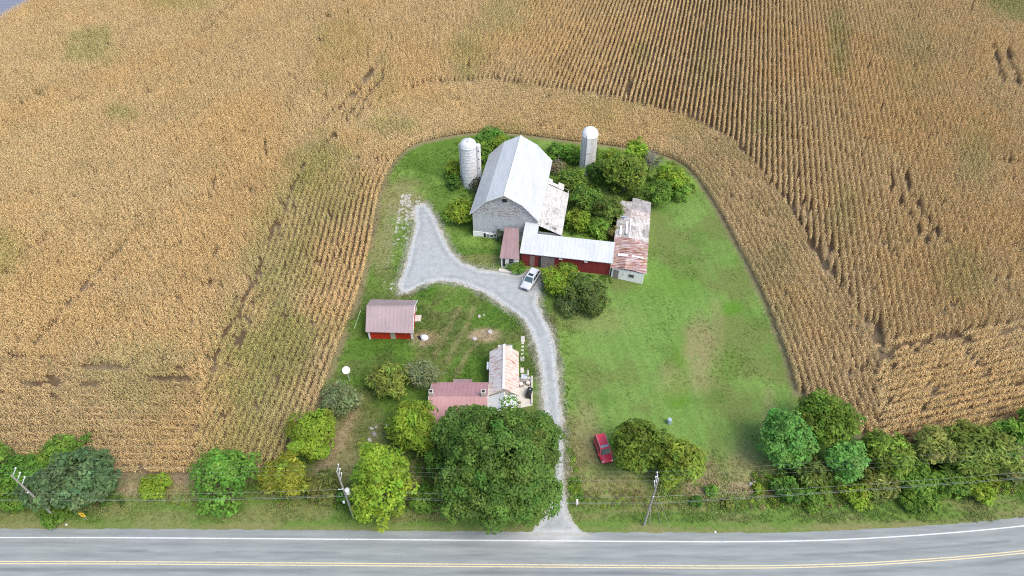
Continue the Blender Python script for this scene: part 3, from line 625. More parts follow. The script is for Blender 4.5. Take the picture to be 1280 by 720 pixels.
# --- the gambrel bank barn
barn = empty('gambrel_barn', BL(5.35, 8), 'large grey boarded barn with a white metal gambrel roof beside the silos', 'barn')
W, L, ZE, ZK, ZR, KA = 10.7, 16.3, 5.4, 8.0, 9.6, 2.4
prof = [(0, ZE), (KA, ZK), (W/2, ZR), (W-KA, ZK), (W, ZE)]
for b_, nm in ((0, 'gable_wall'), (L, 'gable_wall')):
    mb = MB(); pts = [(0, 1.15)]+[(a, z-.06) for a, z in prof]+[(W, 1.15)]
    vs = [BL(a, b_, z) for a, z in pts]+[BL(a, b_+(.25 if b_ == 0 else -.25), z) for a, z in pts]; n = len(pts)
    mb.add(vs, [tuple(range(n)), tuple(range(2*n-1, n-1, -1))]+[(i, (i+1) % n, (i+1) % n+n, i+n) for i in range(n)])
    g_ = mb.build(nm, M['gable'], barn)
    if b_ == 0: gable = g_
mb = MB()
for a in (0.0, W-.25):
    p0, p1, p2, p3 = BL(a, .25), BL(a+.25, .25), BL(a+.25, L-.25), BL(a, L-.25)
    mb.slab([(*p[:2], ZE-.06) for p in (p0, p1, p2, p3)], ZE-.06-1.15)
mb.build('side_wall', M['gable'], barn)
mb = MB(); e = .05
mb.slab([(*BL(a, b_)[:2], 1.15) for a, b_ in ((-e, -e), (W+e, -e), (W+e, L+e), (-e, L+e))], 1.2); mb.build('foundation', M['whitewash'], barn)
mb = MB(); ov, th = .35, .09
up = [(-.42, ZE-.45), (KA, ZK), (W/2, ZR), (W-KA, ZK), (W+.42, ZE-.45)]
for i in range(4):
    (a0, z0), (a1, z1) = up[i], up[i+1]
    top = [BL(a0, -ov, z0+th), BL(a1, -ov, z1+th), BL(a1, L+ov, z1+th), BL(a0, L+ov, z0+th)]
    mb.slab(top, th)
    hi, lo = (1, 0) if z1 > z0 else (0, 1)
    A = [(a0, z0), (a1, z1)]; (ah, zh), (al, zl) = A[hi], A[lo]
    seams(mb, BL(ah, -ov, zh+th), BL(ah, L+ov, zh+th), BL(al, L+ov, zl+th), BL(al, -ov, zl+th), .62)
roof = mb.build('roof', M['barn_roof'], barn)
MB().tube([BL(W/2, -ov-.02, ZR+th+.02), BL(W/2, L+ov+.02, ZR+th+.02)], .09).build('ridge_cap', M['trim'], roof)
mb = MB()
for i in range(4):
    (a0, z0), (a1, z1) = up[i], up[i+1]; mb.slab([BL(a0, -ov-.03, z0+th-.02), BL(a1, -ov-.03, z1+th-.02), BL(a1, -ov, z1+th-.02), BL(a0, -ov, z0+th-.02)], .16)
mb.build('barge_board', M['trim'], roof)
MB().box(BL(W/2+.05, -.03, 8.35), (.75, .12, .55), -BA).build('vent', M['dark'], barn)
mb = MB(); mb.slab([BL(W/2-.6, -.5, 9.15), BL(W/2+.55, -.5, 9.15), BL(W/2+.3, -.02, 9.3), BL(W/2-.35, -.02, 9.3)], .06); mb.build('hay_hood', M['grey_wood'], barn)
for a in (2.5, 3.12): window(barn, BL(a, -.06, .55), Br, .62, .75)
window(barn, BL(4.6, -.06, .6), Br, .6, .6)
MB().box(BL(1.95, -.07, .5), (.3, .06, .95), -BA).build('cellar_door', M['dark'], barn)

# --- tin lean-to against the barn's east side
lean = empty('lean_to', BL(12.8, 6.5), 'torn old white tin lean-to roof against the east side of the barn', 'lean-to')
mb = MB(); rr = np.random.default_rng(5); a0_, a1_, z0_, z1_ = W+.05, 14.9, 4.05, 2.35
rows_ = 15; strips = 4
for i in range(rows_):
    b0_, b1_ = -.1+i*.86, -.1+(i+1)*.86
    for j in range(strips):
        if i == rows_-1 and j in (1, 3): continue
        if i == rows_-2 and j == 3: continue
        s0, s1 = j/strips, (j+1)/strips; lift = rr.uniform(0, .035)+(.0 if i < rows_-2 else rr.uniform(0, .25))
        g_ = rr.uniform(.9, 1.05) if i > 6 else rr.uniform(.74, 1.0); mb.cur = (g_, g_*rr.uniform(.97, 1), g_*rr.uniform(.93, 1))
        zt = lambda s_: z0_+(z1_-z0_)*s_+.02+lift; ga = a0_+(a1_-a0_)*s0; gb = a0_+(a1_-a0_)*s1-.012
        mb.slab([BL(ga, b0_+.01, zt(s0)), BL(gb, b0_+.01, zt(s1)), BL(gb, b1_-.012+rr.uniform(0, .05), zt(s1)), BL(ga, b1_-.012, zt(s0))], .03)
mb.build('roof', M['tin'], lean, vc=True)
mb = MB(); mb.box(BL(12.0, 1.0, 3.55), (1.1, .35, .05), -BA+.3, .1); mb.box(BL(13.2, .75, 3.12), (1.5, .3, .05), -BA-.25, .2); mb.build('loose_sheet', M['grey_wood'], lean)
mb = MB()
mb.slab([BL(14.6, 0, 2.3), BL(14.75, 0, 2.3), BL(14.75, 12, 2.3), BL(14.6, 12, 2.3)], 2.3)
mb.slab([BL(W+.1, .1, 2.4), BL(14.7, .1, 2.4), BL(14.7, .25, 2.4), BL(W+.1, .25, 2.4)], 2.4); mb.build('wall', M['gable'], lean)
mb = MB()
for i in range(7): mb.tube([BL(W+.1, .4+i*1.95, 3.95), BL(14.8, .4+i*1.95, 2.28)], .06, 4)
mb.build('rafter', M['grey_wood'], lean)

# --- red stable wing
stable = empty('stable_wing', (8.5, 79.4, 0), 'long dark red boarded stable wing under a pale metal roof', 'stable')
A, Bq = np.array((1.5, 79.45)), np.array((15.5, 77.15)); td = (Bq-A)/np.linalg.norm(Bq-A); nb = np.array((-td[1], td[0]))
slope = .235; ZF = 2.95
def SL(s_, d_, z): p = A+td*s_+nb*d_; return (p[0], p[1], z)
LS = np.linalg.norm(Bq-A)
segs = [(0, 1.35, 'red_boards'), (1.35, 2.15, 'weathered_red'), (2.15, 3.1, 'red_boards'), (3.5, 5.55, 'grey_wood'), (5.55, LS, 'red_boards')]
MB().slab([SL(0, .06, ZF-.1), SL(LS, .06, ZF-.1), SL(LS, .25, ZF-.1), SL(0, .25, ZF-.1)], ZF-.1).build('front_wall', M['red_boards'], stable)
for nm, (x0, x1, dd_, zt) in {'west_wall': (0, .15, 3.3, 1), 'east_wall': (LS-.15, LS, 3.3, 1)}.items():
    mb = MB(); vs = [SL(x0, .25, 0), SL(x1, .25, 0), SL(x1, dd_, 0), SL(x0, dd_, 0), SL(x0, .25, ZF), SL(x1, .25, ZF), SL(x1, dd_, ZF+slope*dd_-.1), SL(x0, dd_, ZF+slope*dd_-.1)]
    mb.add(vs, [(3, 2, 1, 0), (4, 5, 6, 7), (0, 1, 5, 4), (1, 2, 6, 5), (2, 3, 7, 6), (3, 0, 4, 7)]); mb.build('side_wall', M['red_boards'], stable)
MB().slab([SL(.15, 3.3, 3.55), SL(LS-.15, 3.3, 3.55), SL(LS-.15, 3.45, 3.55), SL(.15, 3.45, 3.55)], 3.5).build('back_wall', M['weathered_red'], stable)
mb = MB(); zr = lambda d_: ZF+.12+slope*d_
main = [SL(-.25, -.3, zr(-.3)), SL(LS+.3, -.3, zr(-.3)), SL(LS+.3, 3.65, zr(3.65)), SL(2.05, 3.65, zr(3.65)), SL(2.05, 5.65, zr(5.65)), SL(-.25, 5.65, zr(5.65))]
mb.slab(main, .09)
seams(mb, SL(2.1, 3.65, zr(3.65)), SL(LS+.25, 3.65, zr(3.65)), SL(LS+.25, -.3, zr(-.3)), SL(2.1, -.3, zr(-.3)), .6)
seams(mb, SL(-.2, 5.65, zr(5.65)), SL(2.0, 5.65, zr(5.65)), SL(2.0, -.3, zr(-.3)), SL(-.2, -.3, zr(-.3)), .6)
mb.build('roof', M['barn_roof'], stable)
sd_door = MB().box(SL(4.25, -.0, 1.25), (2.15, .07, 2.5), -math.atan2(-td[1], td[0])).build('sliding_door', M['grey_wood'], stable)
mb = MB(); mb.box(SL(4.0, -.02, 2.62), (3.4, .06, .09), math.atan2(td[1], td[0])); mb.build('rail', M['weathered_red'], sd_door)
MB().box(SL(2.95, .02, 1.15), (.36, .05, 2.3), math.atan2(td[1], td[0])).build('doorway', M['dark'], stable)
MB().box(SL(1.75, .01, 1.3), (.8, .06, 2.2), math.atan2(td[1], td[0])).build('board_panel', M['weathered_red'], stable)
for s_ in (6.3, 10.3):
    f_ = MB(); f_.box(SL(s_, -.12, 2.56), (.55, .3, .1), math.atan2(td[1], td[0])); f_.box(SL(s_, .0, 2.5), (.2, .1, .22), math.atan2(td[1], td[0])); f_.build('wall_lamp', M['porcelain'], stable)
mb = MB(); mb.box(SL(LS+.06, .2, ZF/2), (.14, .3, ZF-.05), math.atan2(td[1], td[0])); mb.build('corner_board', M['trim'], stable)
# --- brown porch between barn and stable
porch = empty('entry_porch', (-.3, 81.5, 0), 'small brown metal roofed porch with white posts between barn gable and stable', 'porch')
mb = MB(); e0, e1, e2, e3 = (-1.97, 78.6, 2.5), (1.17, 78.2, 2.5), (1.12, 84.5, 3.55), (-1.16, 84.75, 3.55)
mb.slab([e0, e1, e2, e3], .09); seams(mb, e3, e2, e1, e0, .5); mb.build('roof', M['maroon_roof'], porch)
mb = MB()
mb.quadwall((-1.75, 79.0), (-.55, 78.85), 0, 2.35); mb.quadwall((.35, 78.75), (1.05, 78.66), 0, 2.35); mb.quadwall((-.55, 78.85), (.35, 78.75), 0, .9); mb.build('front_wall', M['whitewash'], porch)
mb = MB(); mb.quadwall((-1.1, 84.6), (-1.75, 79.12), 0, 2.35); mb.build('side_wall', M['whitewash'], porch)
window(porch, (-.1, 78.8, 1.6), (1, -.12), .9, 1.2)
MB().box((-1.3, 78.86, 1.2), (.4, .06, 1.6), -.12).build('doorway', M['dark'], porch)

# --- white block milk house with the rusted roof
mh = empty('block_outbuilding', (19.5, 84, 0), 'low white block outbuilding with patched rusty tin roof east of the stable', 'outbuilding')
fl_, fr_, br_, bl_ = (15.75, 76.75), (20.55, 75.2), (23.75, 92.0), (19.0, 93.4); ft = np.array(fr_)-np.array(fl_)
mb = MB(); mb.quadwall(fl_, fr_, 0, 2.15, .2); mb.build('front_wall', M['whitewash'], mh)
mb = MB(); mb.quadwall(fr_, br_, 0, 2.2, .2); mb.quadwall(br_, bl_, 0, 2.2, .2); mb.quadwall(bl_, fl_, 0, 2.2, .2); mb.build('side_wall', M['whitewash'], mh)
lerp = lambda a, b, t: np.array(a)+(np.array(b)-np.array(a))*t
dpt = lerp(fl_, fr_, .14); door(mh, (*dpt, .02), ft, .85, 1.75, 'grey_wood')
window(mh, (*lerp(fl_, fr_, .62), 1.25), ft, .85, .6, 'grey_wood')
MB().box((*(lerp(fl_, fr_, .38)+np.array((-.02, -.06))), 1.35), (.16, .12, .22), -.31).build('vent', M['galv'], mh)
mb = MB(); mb2 = MB(); rr = np.random.default_rng(9)
rfl, rfr, rbr, rbl = np.array((15.35, 76.45)), np.array((20.85, 75.05)), np.array((24.1, 92.7)), np.array((18.9, 94.1))
NR, NC = 17, 5
for i in range(NR):
    for j in range(NC):
        if i == NR-1 and j in (0, 1): continue
        s0, s1, t0, t1 = j/NC, (j+1)/NC, i/NR, (i+1)/NR
        pt = lambda s_, t_: (*lerp(lerp(rfl, rfr, s_), lerp(rbl, rbr, s_), t_), 2.32+.42*(1-abs(2*s_-1)**1.0)*1.0)
        k_ = rr.random(); lift = rr.uniform(0, .03)
        red = i < 7
        if red: g_ = rr.uniform(.7, 1.05); mb.cur = (g_, g_*rr.uniform(.85, 1), g_*rr.uniform(.8, 1))
        elif i == 12 or i == 13: g_ = rr.uniform(.6, 1); mb.cur = (g_, g_*.9, g_*.87)
        else: g_ = rr.uniform(.55, 1.05) if rr.random() < .6 else rr.uniform(.85, 1.05); mb.cur = (g_, g_*.98, g_*.95)
        if i >= 14 and j > 1: mb.cur = (.62, .62, .62)
        mt_ = mb if red else mb2; mt_.cur = mb.cur
        q = [pt(s0, t0), pt(s1, t0), pt(s1, t1), pt(s0, t1)]; a_ = rr.uniform(.004, .05)
        q = [(x, y, z+lift) for x, y, z in q]; q[2] = (q[2][0], q[2][1]-.015, q[2][2]+a_*.3); q[3] = (q[3][0], q[3][1]-.015, q[3][2])
        mt_.slab(q, .025)
mb.build('roof', M['brick_rust'], mh, vc=True); mb2.build('grey_roof', M['grey_tin'], mh, vc=True)
mb = MB(); p = lerp(lerp(rfl, rfr, .3), lerp(rbl, rbr, .3), .17); mb.box((*p, 2.72), (1.6, .55, .04), -.1, .05)
p = lerp(lerp(rfl, rfr, .72), lerp(rbl, rbr, .72), .175); mb.box((*p, 2.72), (1.9, .3, .04), -.32, .03); mb.build('loose_sheet', M['trim'], mh)
mb = MB(); p = lerp(lerp(rfl, rfr, .16), lerp(rbl, rbr, .16), .70); mb.box((*p, 2.62), (1.7, .28, .04), -.3); mb.build('loose_sheet', M['blue_grey'], mh)
mb = MB()
for t_, s_, w_, l_ in ((.55, .32, .3, 3.2), (.5, .15, .35, 2.2), (.6, .42, .2, 3.0)):
    p = lerp(lerp(rfl, rfr, s_), lerp(rbl, rbr, s_), t_); mb.box((*p, 2.66+.2*s_), (w_, l_, .04), -.17)
mb.build('patch_strip', M['trim'], mh)
p = lerp(lerp(rfl, rfr, .3), lerp(rbl, rbr, .3), .47); MB().box((*p, 2.66), (.16, .9, .03), -.17).build('hole', M['dark'], mh)

# --- red shed
shed = empty('red_shed', (-17.7, 66.8, 0), 'bright red shed with dusty rose metal roof and white corners beside the corn', 'shed')
sx0, sx1, sy0, sy1, sze, szr, sym = -20.75, -14.55, 64.0, 69.45, 2.25, 4.05, 66.85
mb = MB(); mb.quadwall((sx0, sy0), (sx1, sy0), 0, sze); mb.build('front_wall', M['shed_red'], shed)
mb = MB(); mb.quadwall((sx1, sy1), (sx0, sy1), 0, sze); mb.build('back_wall', M['shed_red'], shed)
for x, s_ in ((sx1, -1), (sx0, 1)):
    mb = MB(); pts = [(sy0+.12, 0), (sy1-.12, 0), (sy1-.12, sze+.04), (sym, szr-.08), (sy0+.12, sze+.04)]; n = 5
    mb.add([(x, y, z) for y, z in pts]+[(x+.12*s_, y, z) for y, z in pts], [tuple(range(n)), tuple(range(2*n-1, n-1, -1))]+[(i, (i+1) % n, (i+1) % n+n, i+n) for i in range(n)])
    mb.build('gable_wall', M['shed_red'], shed)
mb = MB(); f0, f1 = [(-21.05, 63.55, sze-.12), (-14.25, 63.3, sze-.12)], [(-21.1, sym, szr), (-14.22, sym, szr)]
b0 = [(-21.15, 69.95, sze-.1), (-14.2, 69.75, sze-.1)]
mb.slab([f0[0], f0[1], f1[1], f1[0]], .07); mb.slab([f1[0], f1[1], b0[1], b0[0]], .07)
seams(mb, f1[0], f1[1], f0[1], f0[0], .55); seams(mb, f1[0], f1[1], b0[1], b0[0], .55); roof = mb.build('roof', M['shed_roof'], shed)
MB().tube([(-21.1, sym, szr+.02), (-14.2, sym, szr+.02)], .07).build('ridge_cap', M['shed_roof'], roof)
mb = MB()
mb.slab([(-14.22, 63.3, sze-.13), (-14.16, 63.3, sze-.13), (-14.14, sym, szr-.01), (-14.2, sym, szr-.01)], .16); mb.slab([(-14.2, sym, szr-.01), (-14.14, sym, szr-.01), (-14.12, 69.75, sze-.11), (-14.18, 69.75, sze-.11)], .16)
mb.build('barge_board', M['trim'], roof)
for x, y in ((sx0+.02, sy0+.0), (sx1-.02, sy0+.0), (sx1-.02, sy1), (sx0+.02, sy1)): MB().box((x, y, sze/2-.03), (.26, .28, sze-.08)).build('corner_board', M['trim'], shed)
d_ = MB().box((-17.3, sy0-.03, 1.02), (.72, .08, 2.04)).build('door', M['beige'], shed); MB().box((-17.05, sy0-.1, 1.05), (.05, .06, .14)).build('handle', M['galv'], d_)
d_ = door(shed, (sx1, 66.4, .02), (0, 1), 1.1, 2.0, 'shed_red'); window(shed, (sx1, 68.3, 1.4), (0, 1), .8, .8); MB().box((sx1+.45, 67.9, .12), (.9, 1.2, .2)).build('step', M['cement'], shed)
window(shed, (sx1, 65.0, 1.3), (0, 1), .6, .8)

# --- farmhouse
hs_ = empty('farmhouse', (-3.5, 52, 0), 'farmhouse with a faded pink roofed wing and a rusty tin roofed wing', 'house')
HX0, HX1, HY0, HY1, HZ, HR, HYM = -10.35, -3.1, 46.9, 53.75, 3.1, 5.0, 50.35
MB().quadwall((HX0, HY0), (HX1, HY0), 0, HZ).build('front_wall', M['siding'], hs_); MB().quadwall((HX1, HY1), (HX0, HY1), 0, HZ).build('back_wall', M['siding'], hs_)
for x, s_ in ((HX0, 1), (HX1, -1)):
    mb = MB(); pts = [(HY0+.12, 0), (HY1-.12, 0), (HY1-.12, HZ+.02), (HYM, HR-.08), (HY0+.12, HZ+.02)]; n = 5
    mb.add([(x, y, z) for y, z in pts]+[(x+.12*s_, y, z) for y, z in pts], [tuple(range(n)), tuple(range(2*n-1, n-1, -1))]+[(i, (i+1) % n, (i+1) % n+n, i+n) for i in range(n)]); mb.build('gable_wall', M['siding'], hs_)
mb = MB(); rx0, rx1 = -10.6, -3.12
mb.slab([(rx0, HY0-.35, HZ-.13), (rx1, HY0-.35, HZ-.13), (rx1, HYM, HR), (rx0, HYM, HR)], .08); mb.slab([(rx0, HYM, HR), (rx1, HYM, HR), (rx1, HY1+.3, HZ-.13), (rx0, HY1+.3, HZ-.13)], .08)
seams(mb, (rx0, HYM, HR), (rx1, HYM, HR), (rx1, HY0-.35, HZ-.13), (rx0, HY0-.35, HZ-.13), .5); seams(mb, (rx0, HYM, HR), (rx1, HYM, HR), (rx1, HY1+.3, HZ-.13), (rx0, HY1+.3, HZ-.13), .5)
roof = mb.build('roof', M['pink_roof'], hs_)
mb = MB(); mb.slab([(rx0-.05, HY0-.35, HZ-.12), (rx0, HY0-.35, HZ-.12), (rx0, HYM, HR+.01), (rx0-.05, HYM, HR+.01)], .16); mb.slab([(rx0-.05, HYM, HR+.01), (rx0, HYM, HR+.01), (rx0, HY1+.3, HZ-.12), (rx0-.05, HY1+.3, HZ-.12)], .16); mb.build('barge_board', M['trim'], roof)
for x in (-10.28, -3.62):
    ch = MB().box((x, HYM+.25, 5.05), (.55, .6, 1.5)).build('chimney', M['cement'], hs_); MB().box((x, HYM+.25, 5.83), (.34, .38, .05)).build('flue', M['dark'], ch)
mb = MB(); mb.slab([(-7.9, HY1+1.35, 2.25), (-5.35, HY1+1.35, 2.25), (-5.35, HY1+.02, 2.65), (-7.9, HY1+.02, 2.65)], .07); mb.build('back_porch_roof', M['maroon_roof'], hs_)
mb = MB()
for x in (-7.75, -5.5): MB().box((x, HY1+1.2, 1.1), (.12, .12, 2.2)).build('porch_post', M['trim'], hs_)
for x in (-9.3, -7.5, -5.2): window(hs_, (x, HY0, 1.7), (1, 0), .85, 1.3)
window(hs_, (-9.2, HY1, 1.7), (-1, 0), .85, 1.3); door(hs_, (-6.6, HY1, .05), (-1, 0), .9, 2.0, 'trim')
window(hs_, (HX0, 49, 1.7), (0, -1), .85, 1.3); window(hs_, (HX0, 51.6, 1.7), (0, -1), .85, 1.3)
# rusty wing
QX0, QX1, QY0, QY1, QZ, QR, QXM = -2.85, .68, 52.3, 59.1, 2.9, 4.3, -1.1
mb = MB(); mb.quadwall((QX1, QY0), (QX1, QY1), 0, QZ); mb.quadwall((QX0, QY1), (QX0, QY0), 0, QZ); mb.build('wing_wall', M['siding'], hs_)
for y, s_ in ((QY0, 1), (QY1, -1)):
    mb = MB(); pts = [(QX0+.12, 0), (QX1-.12, 0), (QX1-.12, QZ+.02), (QXM, QR-.08), (QX0+.12, QZ+.02)]; n = 5
    mb.add([(x, y, z) for x, z in pts]+[(x, y+.12*s_, z) for x, z in pts], [tuple(range(n)), tuple(range(2*n-1, n-1, -1))]+[(i, (i+1) % n, (i+1) % n+n, i+n) for i in range(n)]); mb.build('wing_gable', M['siding'], hs_)
mb = MB(); mb.cur = (1, 1, 1); q0, q1 = QY0-.25, QY1+.3
w0, w1, e0_, e1_ = (QX0-.25, q0, QZ-.13), (QX0-.25, q1, QZ-.13), (QX1+.25, q0, QZ-.13), (QX1+.25, q1, QZ-.13)
mb.slab([w0, (QXM, q0, QR), (QXM, q1, QR), w1], .08); mb.cur = (1, .86, .78); mb.slab([(QXM, q0, QR), e0_, e1_, (QXM, q1, QR)], .08)
seams(mb, (QXM, q0, QR), (QXM, q1, QR), e1_, e0_, .55); mb.cur = (1, 1, 1); seams(mb, (QXM, q0, QR), (QXM, q1, QR), w1, w0, .55)
roof = mb.build('wing_roof', M['rust_roof'], hs_, vc=True)
MB().box((QXM, (q0+q1)/2, QR+.03), (.3, q1-q0+.04, .06)).build('ridge_cap', M['trim'], roof)
mb = MB(); mb.slab([(QX0-.3, 48.2, QZ-.3), (-1.02, 48.2, 3.65), (-1.02, QY0-.3, 3.65), (QX0-.3, QY0-.3, QZ-.3)], .08); seams(mb, (-1.02, 48.2, 3.65), (-1.02, QY0-.3, 3.65), (QX0-.3, QY0-.3, QZ-.3), (QX0-.3, 48.2, QZ-.3), .45); mb.build('white_roof', M['barn_roof'], hs_)
mb = MB(); mb.quadwall((QX0, 48.4), (-.95, 48.4), 0, 2.5); mb.quadwall((-.95, 48.4), (-.95, QY0-.1), 0, 3.4); mb.build('addition_wall', M['siding'], hs_)
MB().slab([(-1.0, 49.6, 3.05), (.55, 49.6, 3.0), (.55, QY0-.3, 3.0), (-1.0, QY0-.3, 3.05)], .1).build('flat_roof', M['dome'], hs_)
mb = MB()
for y in (49.75, 51.8): MB().box((.42, y, 1.45), (.12, .12, 2.9)).build('porch_post', M['trim'], hs_)
ch = MB().box((-.95, QY1+.75, 1.55), (1.75, .75, 3.1)).build('brick_stack', M['brick'], hs_)
mb = MB(); mb.slab([(-1.95, QY1+.3, 3.05), (.05, QY1+.3, 3.05), (.05, QY1+.8, 3.4), (-1.95, QY1+.8, 3.4)], .06); mb.slab([(-1.95, QY1+.8, 3.4), (.05, QY1+.8, 3.4), (.05, QY1+1.3, 3.05), (-1.95, QY1+1.3, 3.05)], .06); mb.build('stack_roof', M['rust_roof'], ch, world=True, vc=True)
MB().lathe((-1.0, QY1+.78, 3.4), [(.09, 0), (.09, .35), (.13, .4), (0.001, .5)], 10).build('vent_pipe', M['porcelain'], hs_)
for y in (53.6, 56.2): window(hs_, (QX1, y, 1.6), (0, 1), .8, 1.2)
door(hs_, (QX1, 57.7, .05), (0, 1), .9, 2.0, 'trim')
window(hs_, (QX0, 57, 1.6), (0, -1), .8, 1.2); MB().box((QX0-.35, 57.2, 2.4), (.5, 1.2, .3)).build('window_box', M['galv'], hs_)

# --- silos
silo = empty('concrete_silo', (-7.65, 100.9, 0), 'white stave silo with a banded wall and round chute west of the barn', 'silo')
c0 = (-7.65, 100.9, 0); SR = 1.45; SH = 8.5
MB().lathe(c0, [(SR, 0), (SR, SH), (0.01, SH)], 32).build('wall', M['silo_white'], silo, smooth=False)
hp_ = MB()
for i in range(11): hp_.lathe((c0[0], c0[1], .5+i*.74), [(SR+.0, -.035), (SR+.035, -.03), (SR+.035, .03), (SR+.0, .035)], 32)
hp_.build('hoops', M['galv'], silo)
dm = MB(); dm.lathe((c0[0], c0[1], SH), [(SR+.06, -.12), (SR+.08, .02)]+[((SR+.02)*math.cos(t), .04+(SR*.78)*math.sin(t)) for t in np.linspace(0, PI/2*.97, 9)], 28); dm = dm.build('dome', M['dome'], silo, smooth=True)
MB().lathe((c0[0], c0[1], SH), [(SR+.09, -.16), (SR+.12, -.1), (SR+.09, -.04)], 28).build('rim_band', M['hoop'], dm)
mb = MB()
for k in range(10):
    a = 2*PI*k/10; mb.tube([(c0[0]+(SR+.04)*math.cos(a)*math.cos(t), c0[1]+(SR+.04)*math.sin(a)*math.cos(t), SH+.05+SR*.79*math.sin(t)) for t in np.linspace(0.05, PI/2*.95, 7)], .018, 4)
mb.build('dome_seams', M['galv'], dm)
MB().box((c0[0]-.1, c0[1]-.5, SH+1.08), (.22, .3, .2)).build('hatch', M['hoop'], dm)
chx, chy = c0[0]+SR+.3, c0[1]-.25
ct_ = MB().lathe((chx, chy, 0), [(.4, 0.2), (.4, SH+.1), (.34, SH+.3), (.16, SH+.42), (.01, SH+.44)], 16).build('chute', M['silo_white'], silo)
for z in (2.0, 4.0, 6.0, 7.7): MB().box((chx+.02, chy-.36, z), (.2, .14, .2)).build('chute_opening', M['dark'], ct_)
MB().tube([(c0[0]-SR-.14, c0[1]-.1, .1), (c0[0]-SR-.14, c0[1]-.1, SH+.25), (c0[0]-SR+.2, c0[1]-.1, SH+.55)], .11, 8).build('filler_pipe', M['galv'], silo)
silo2 = empty('concrete_silo', (14.05, 105.2, 0), 'grey block silo with white dome and flat chute rising from the shrubs', 'silo')
c1 = (14.05, 105.2, 0); S2 = 1.42; H2 = 7.9
MB().lathe(c1, [(S2, 0), (S2, H2), (.01, H2)], 32).build('wall', M['silo_grey'], silo2)
mb = MB()
for i in range(20): mb.lathe((c1[0], c1[1], .35+i*.385), [(S2, -.02), (S2+.02, -.015), (S2+.02, .015), (S2, .02)], 32)
mb.build('hoops', M['silo_grey'], silo2)
MB().lathe((c1[0], c1[1], H2), [(S2+.07, -.1), (S2+.1, .02)]+[((S2+.08)*math.cos(t), .04+S2*.95*math.sin(t)) for t in np.linspace(0, PI/2*.98, 9)], 28).build('dome', M['trim'], silo2, smooth=True)
ct_ = MB(); ct_.box((c1[0]-.25, c1[1]-S2-.12, H2/2), (.7, .3, H2)); ct_.slab([(c1[0]-.64, c1[1]-S2-.3, H2+.12), (c1[0]+.14, c1[1]-S2-.3, H2+.12), (c1[0]+.14, c1[1]-S2+.05, H2+.72), (c1[0]-.64, c1[1]-S2+.05, H2+.72)], .12)
ct_ = ct_.build('chute', M['trim'], silo2); MB().box((c1[0]-.25, c1[1]-S2-.29, H2*.62), (.8, .06, .14)).build('chute_band', M['hoop'], ct_)

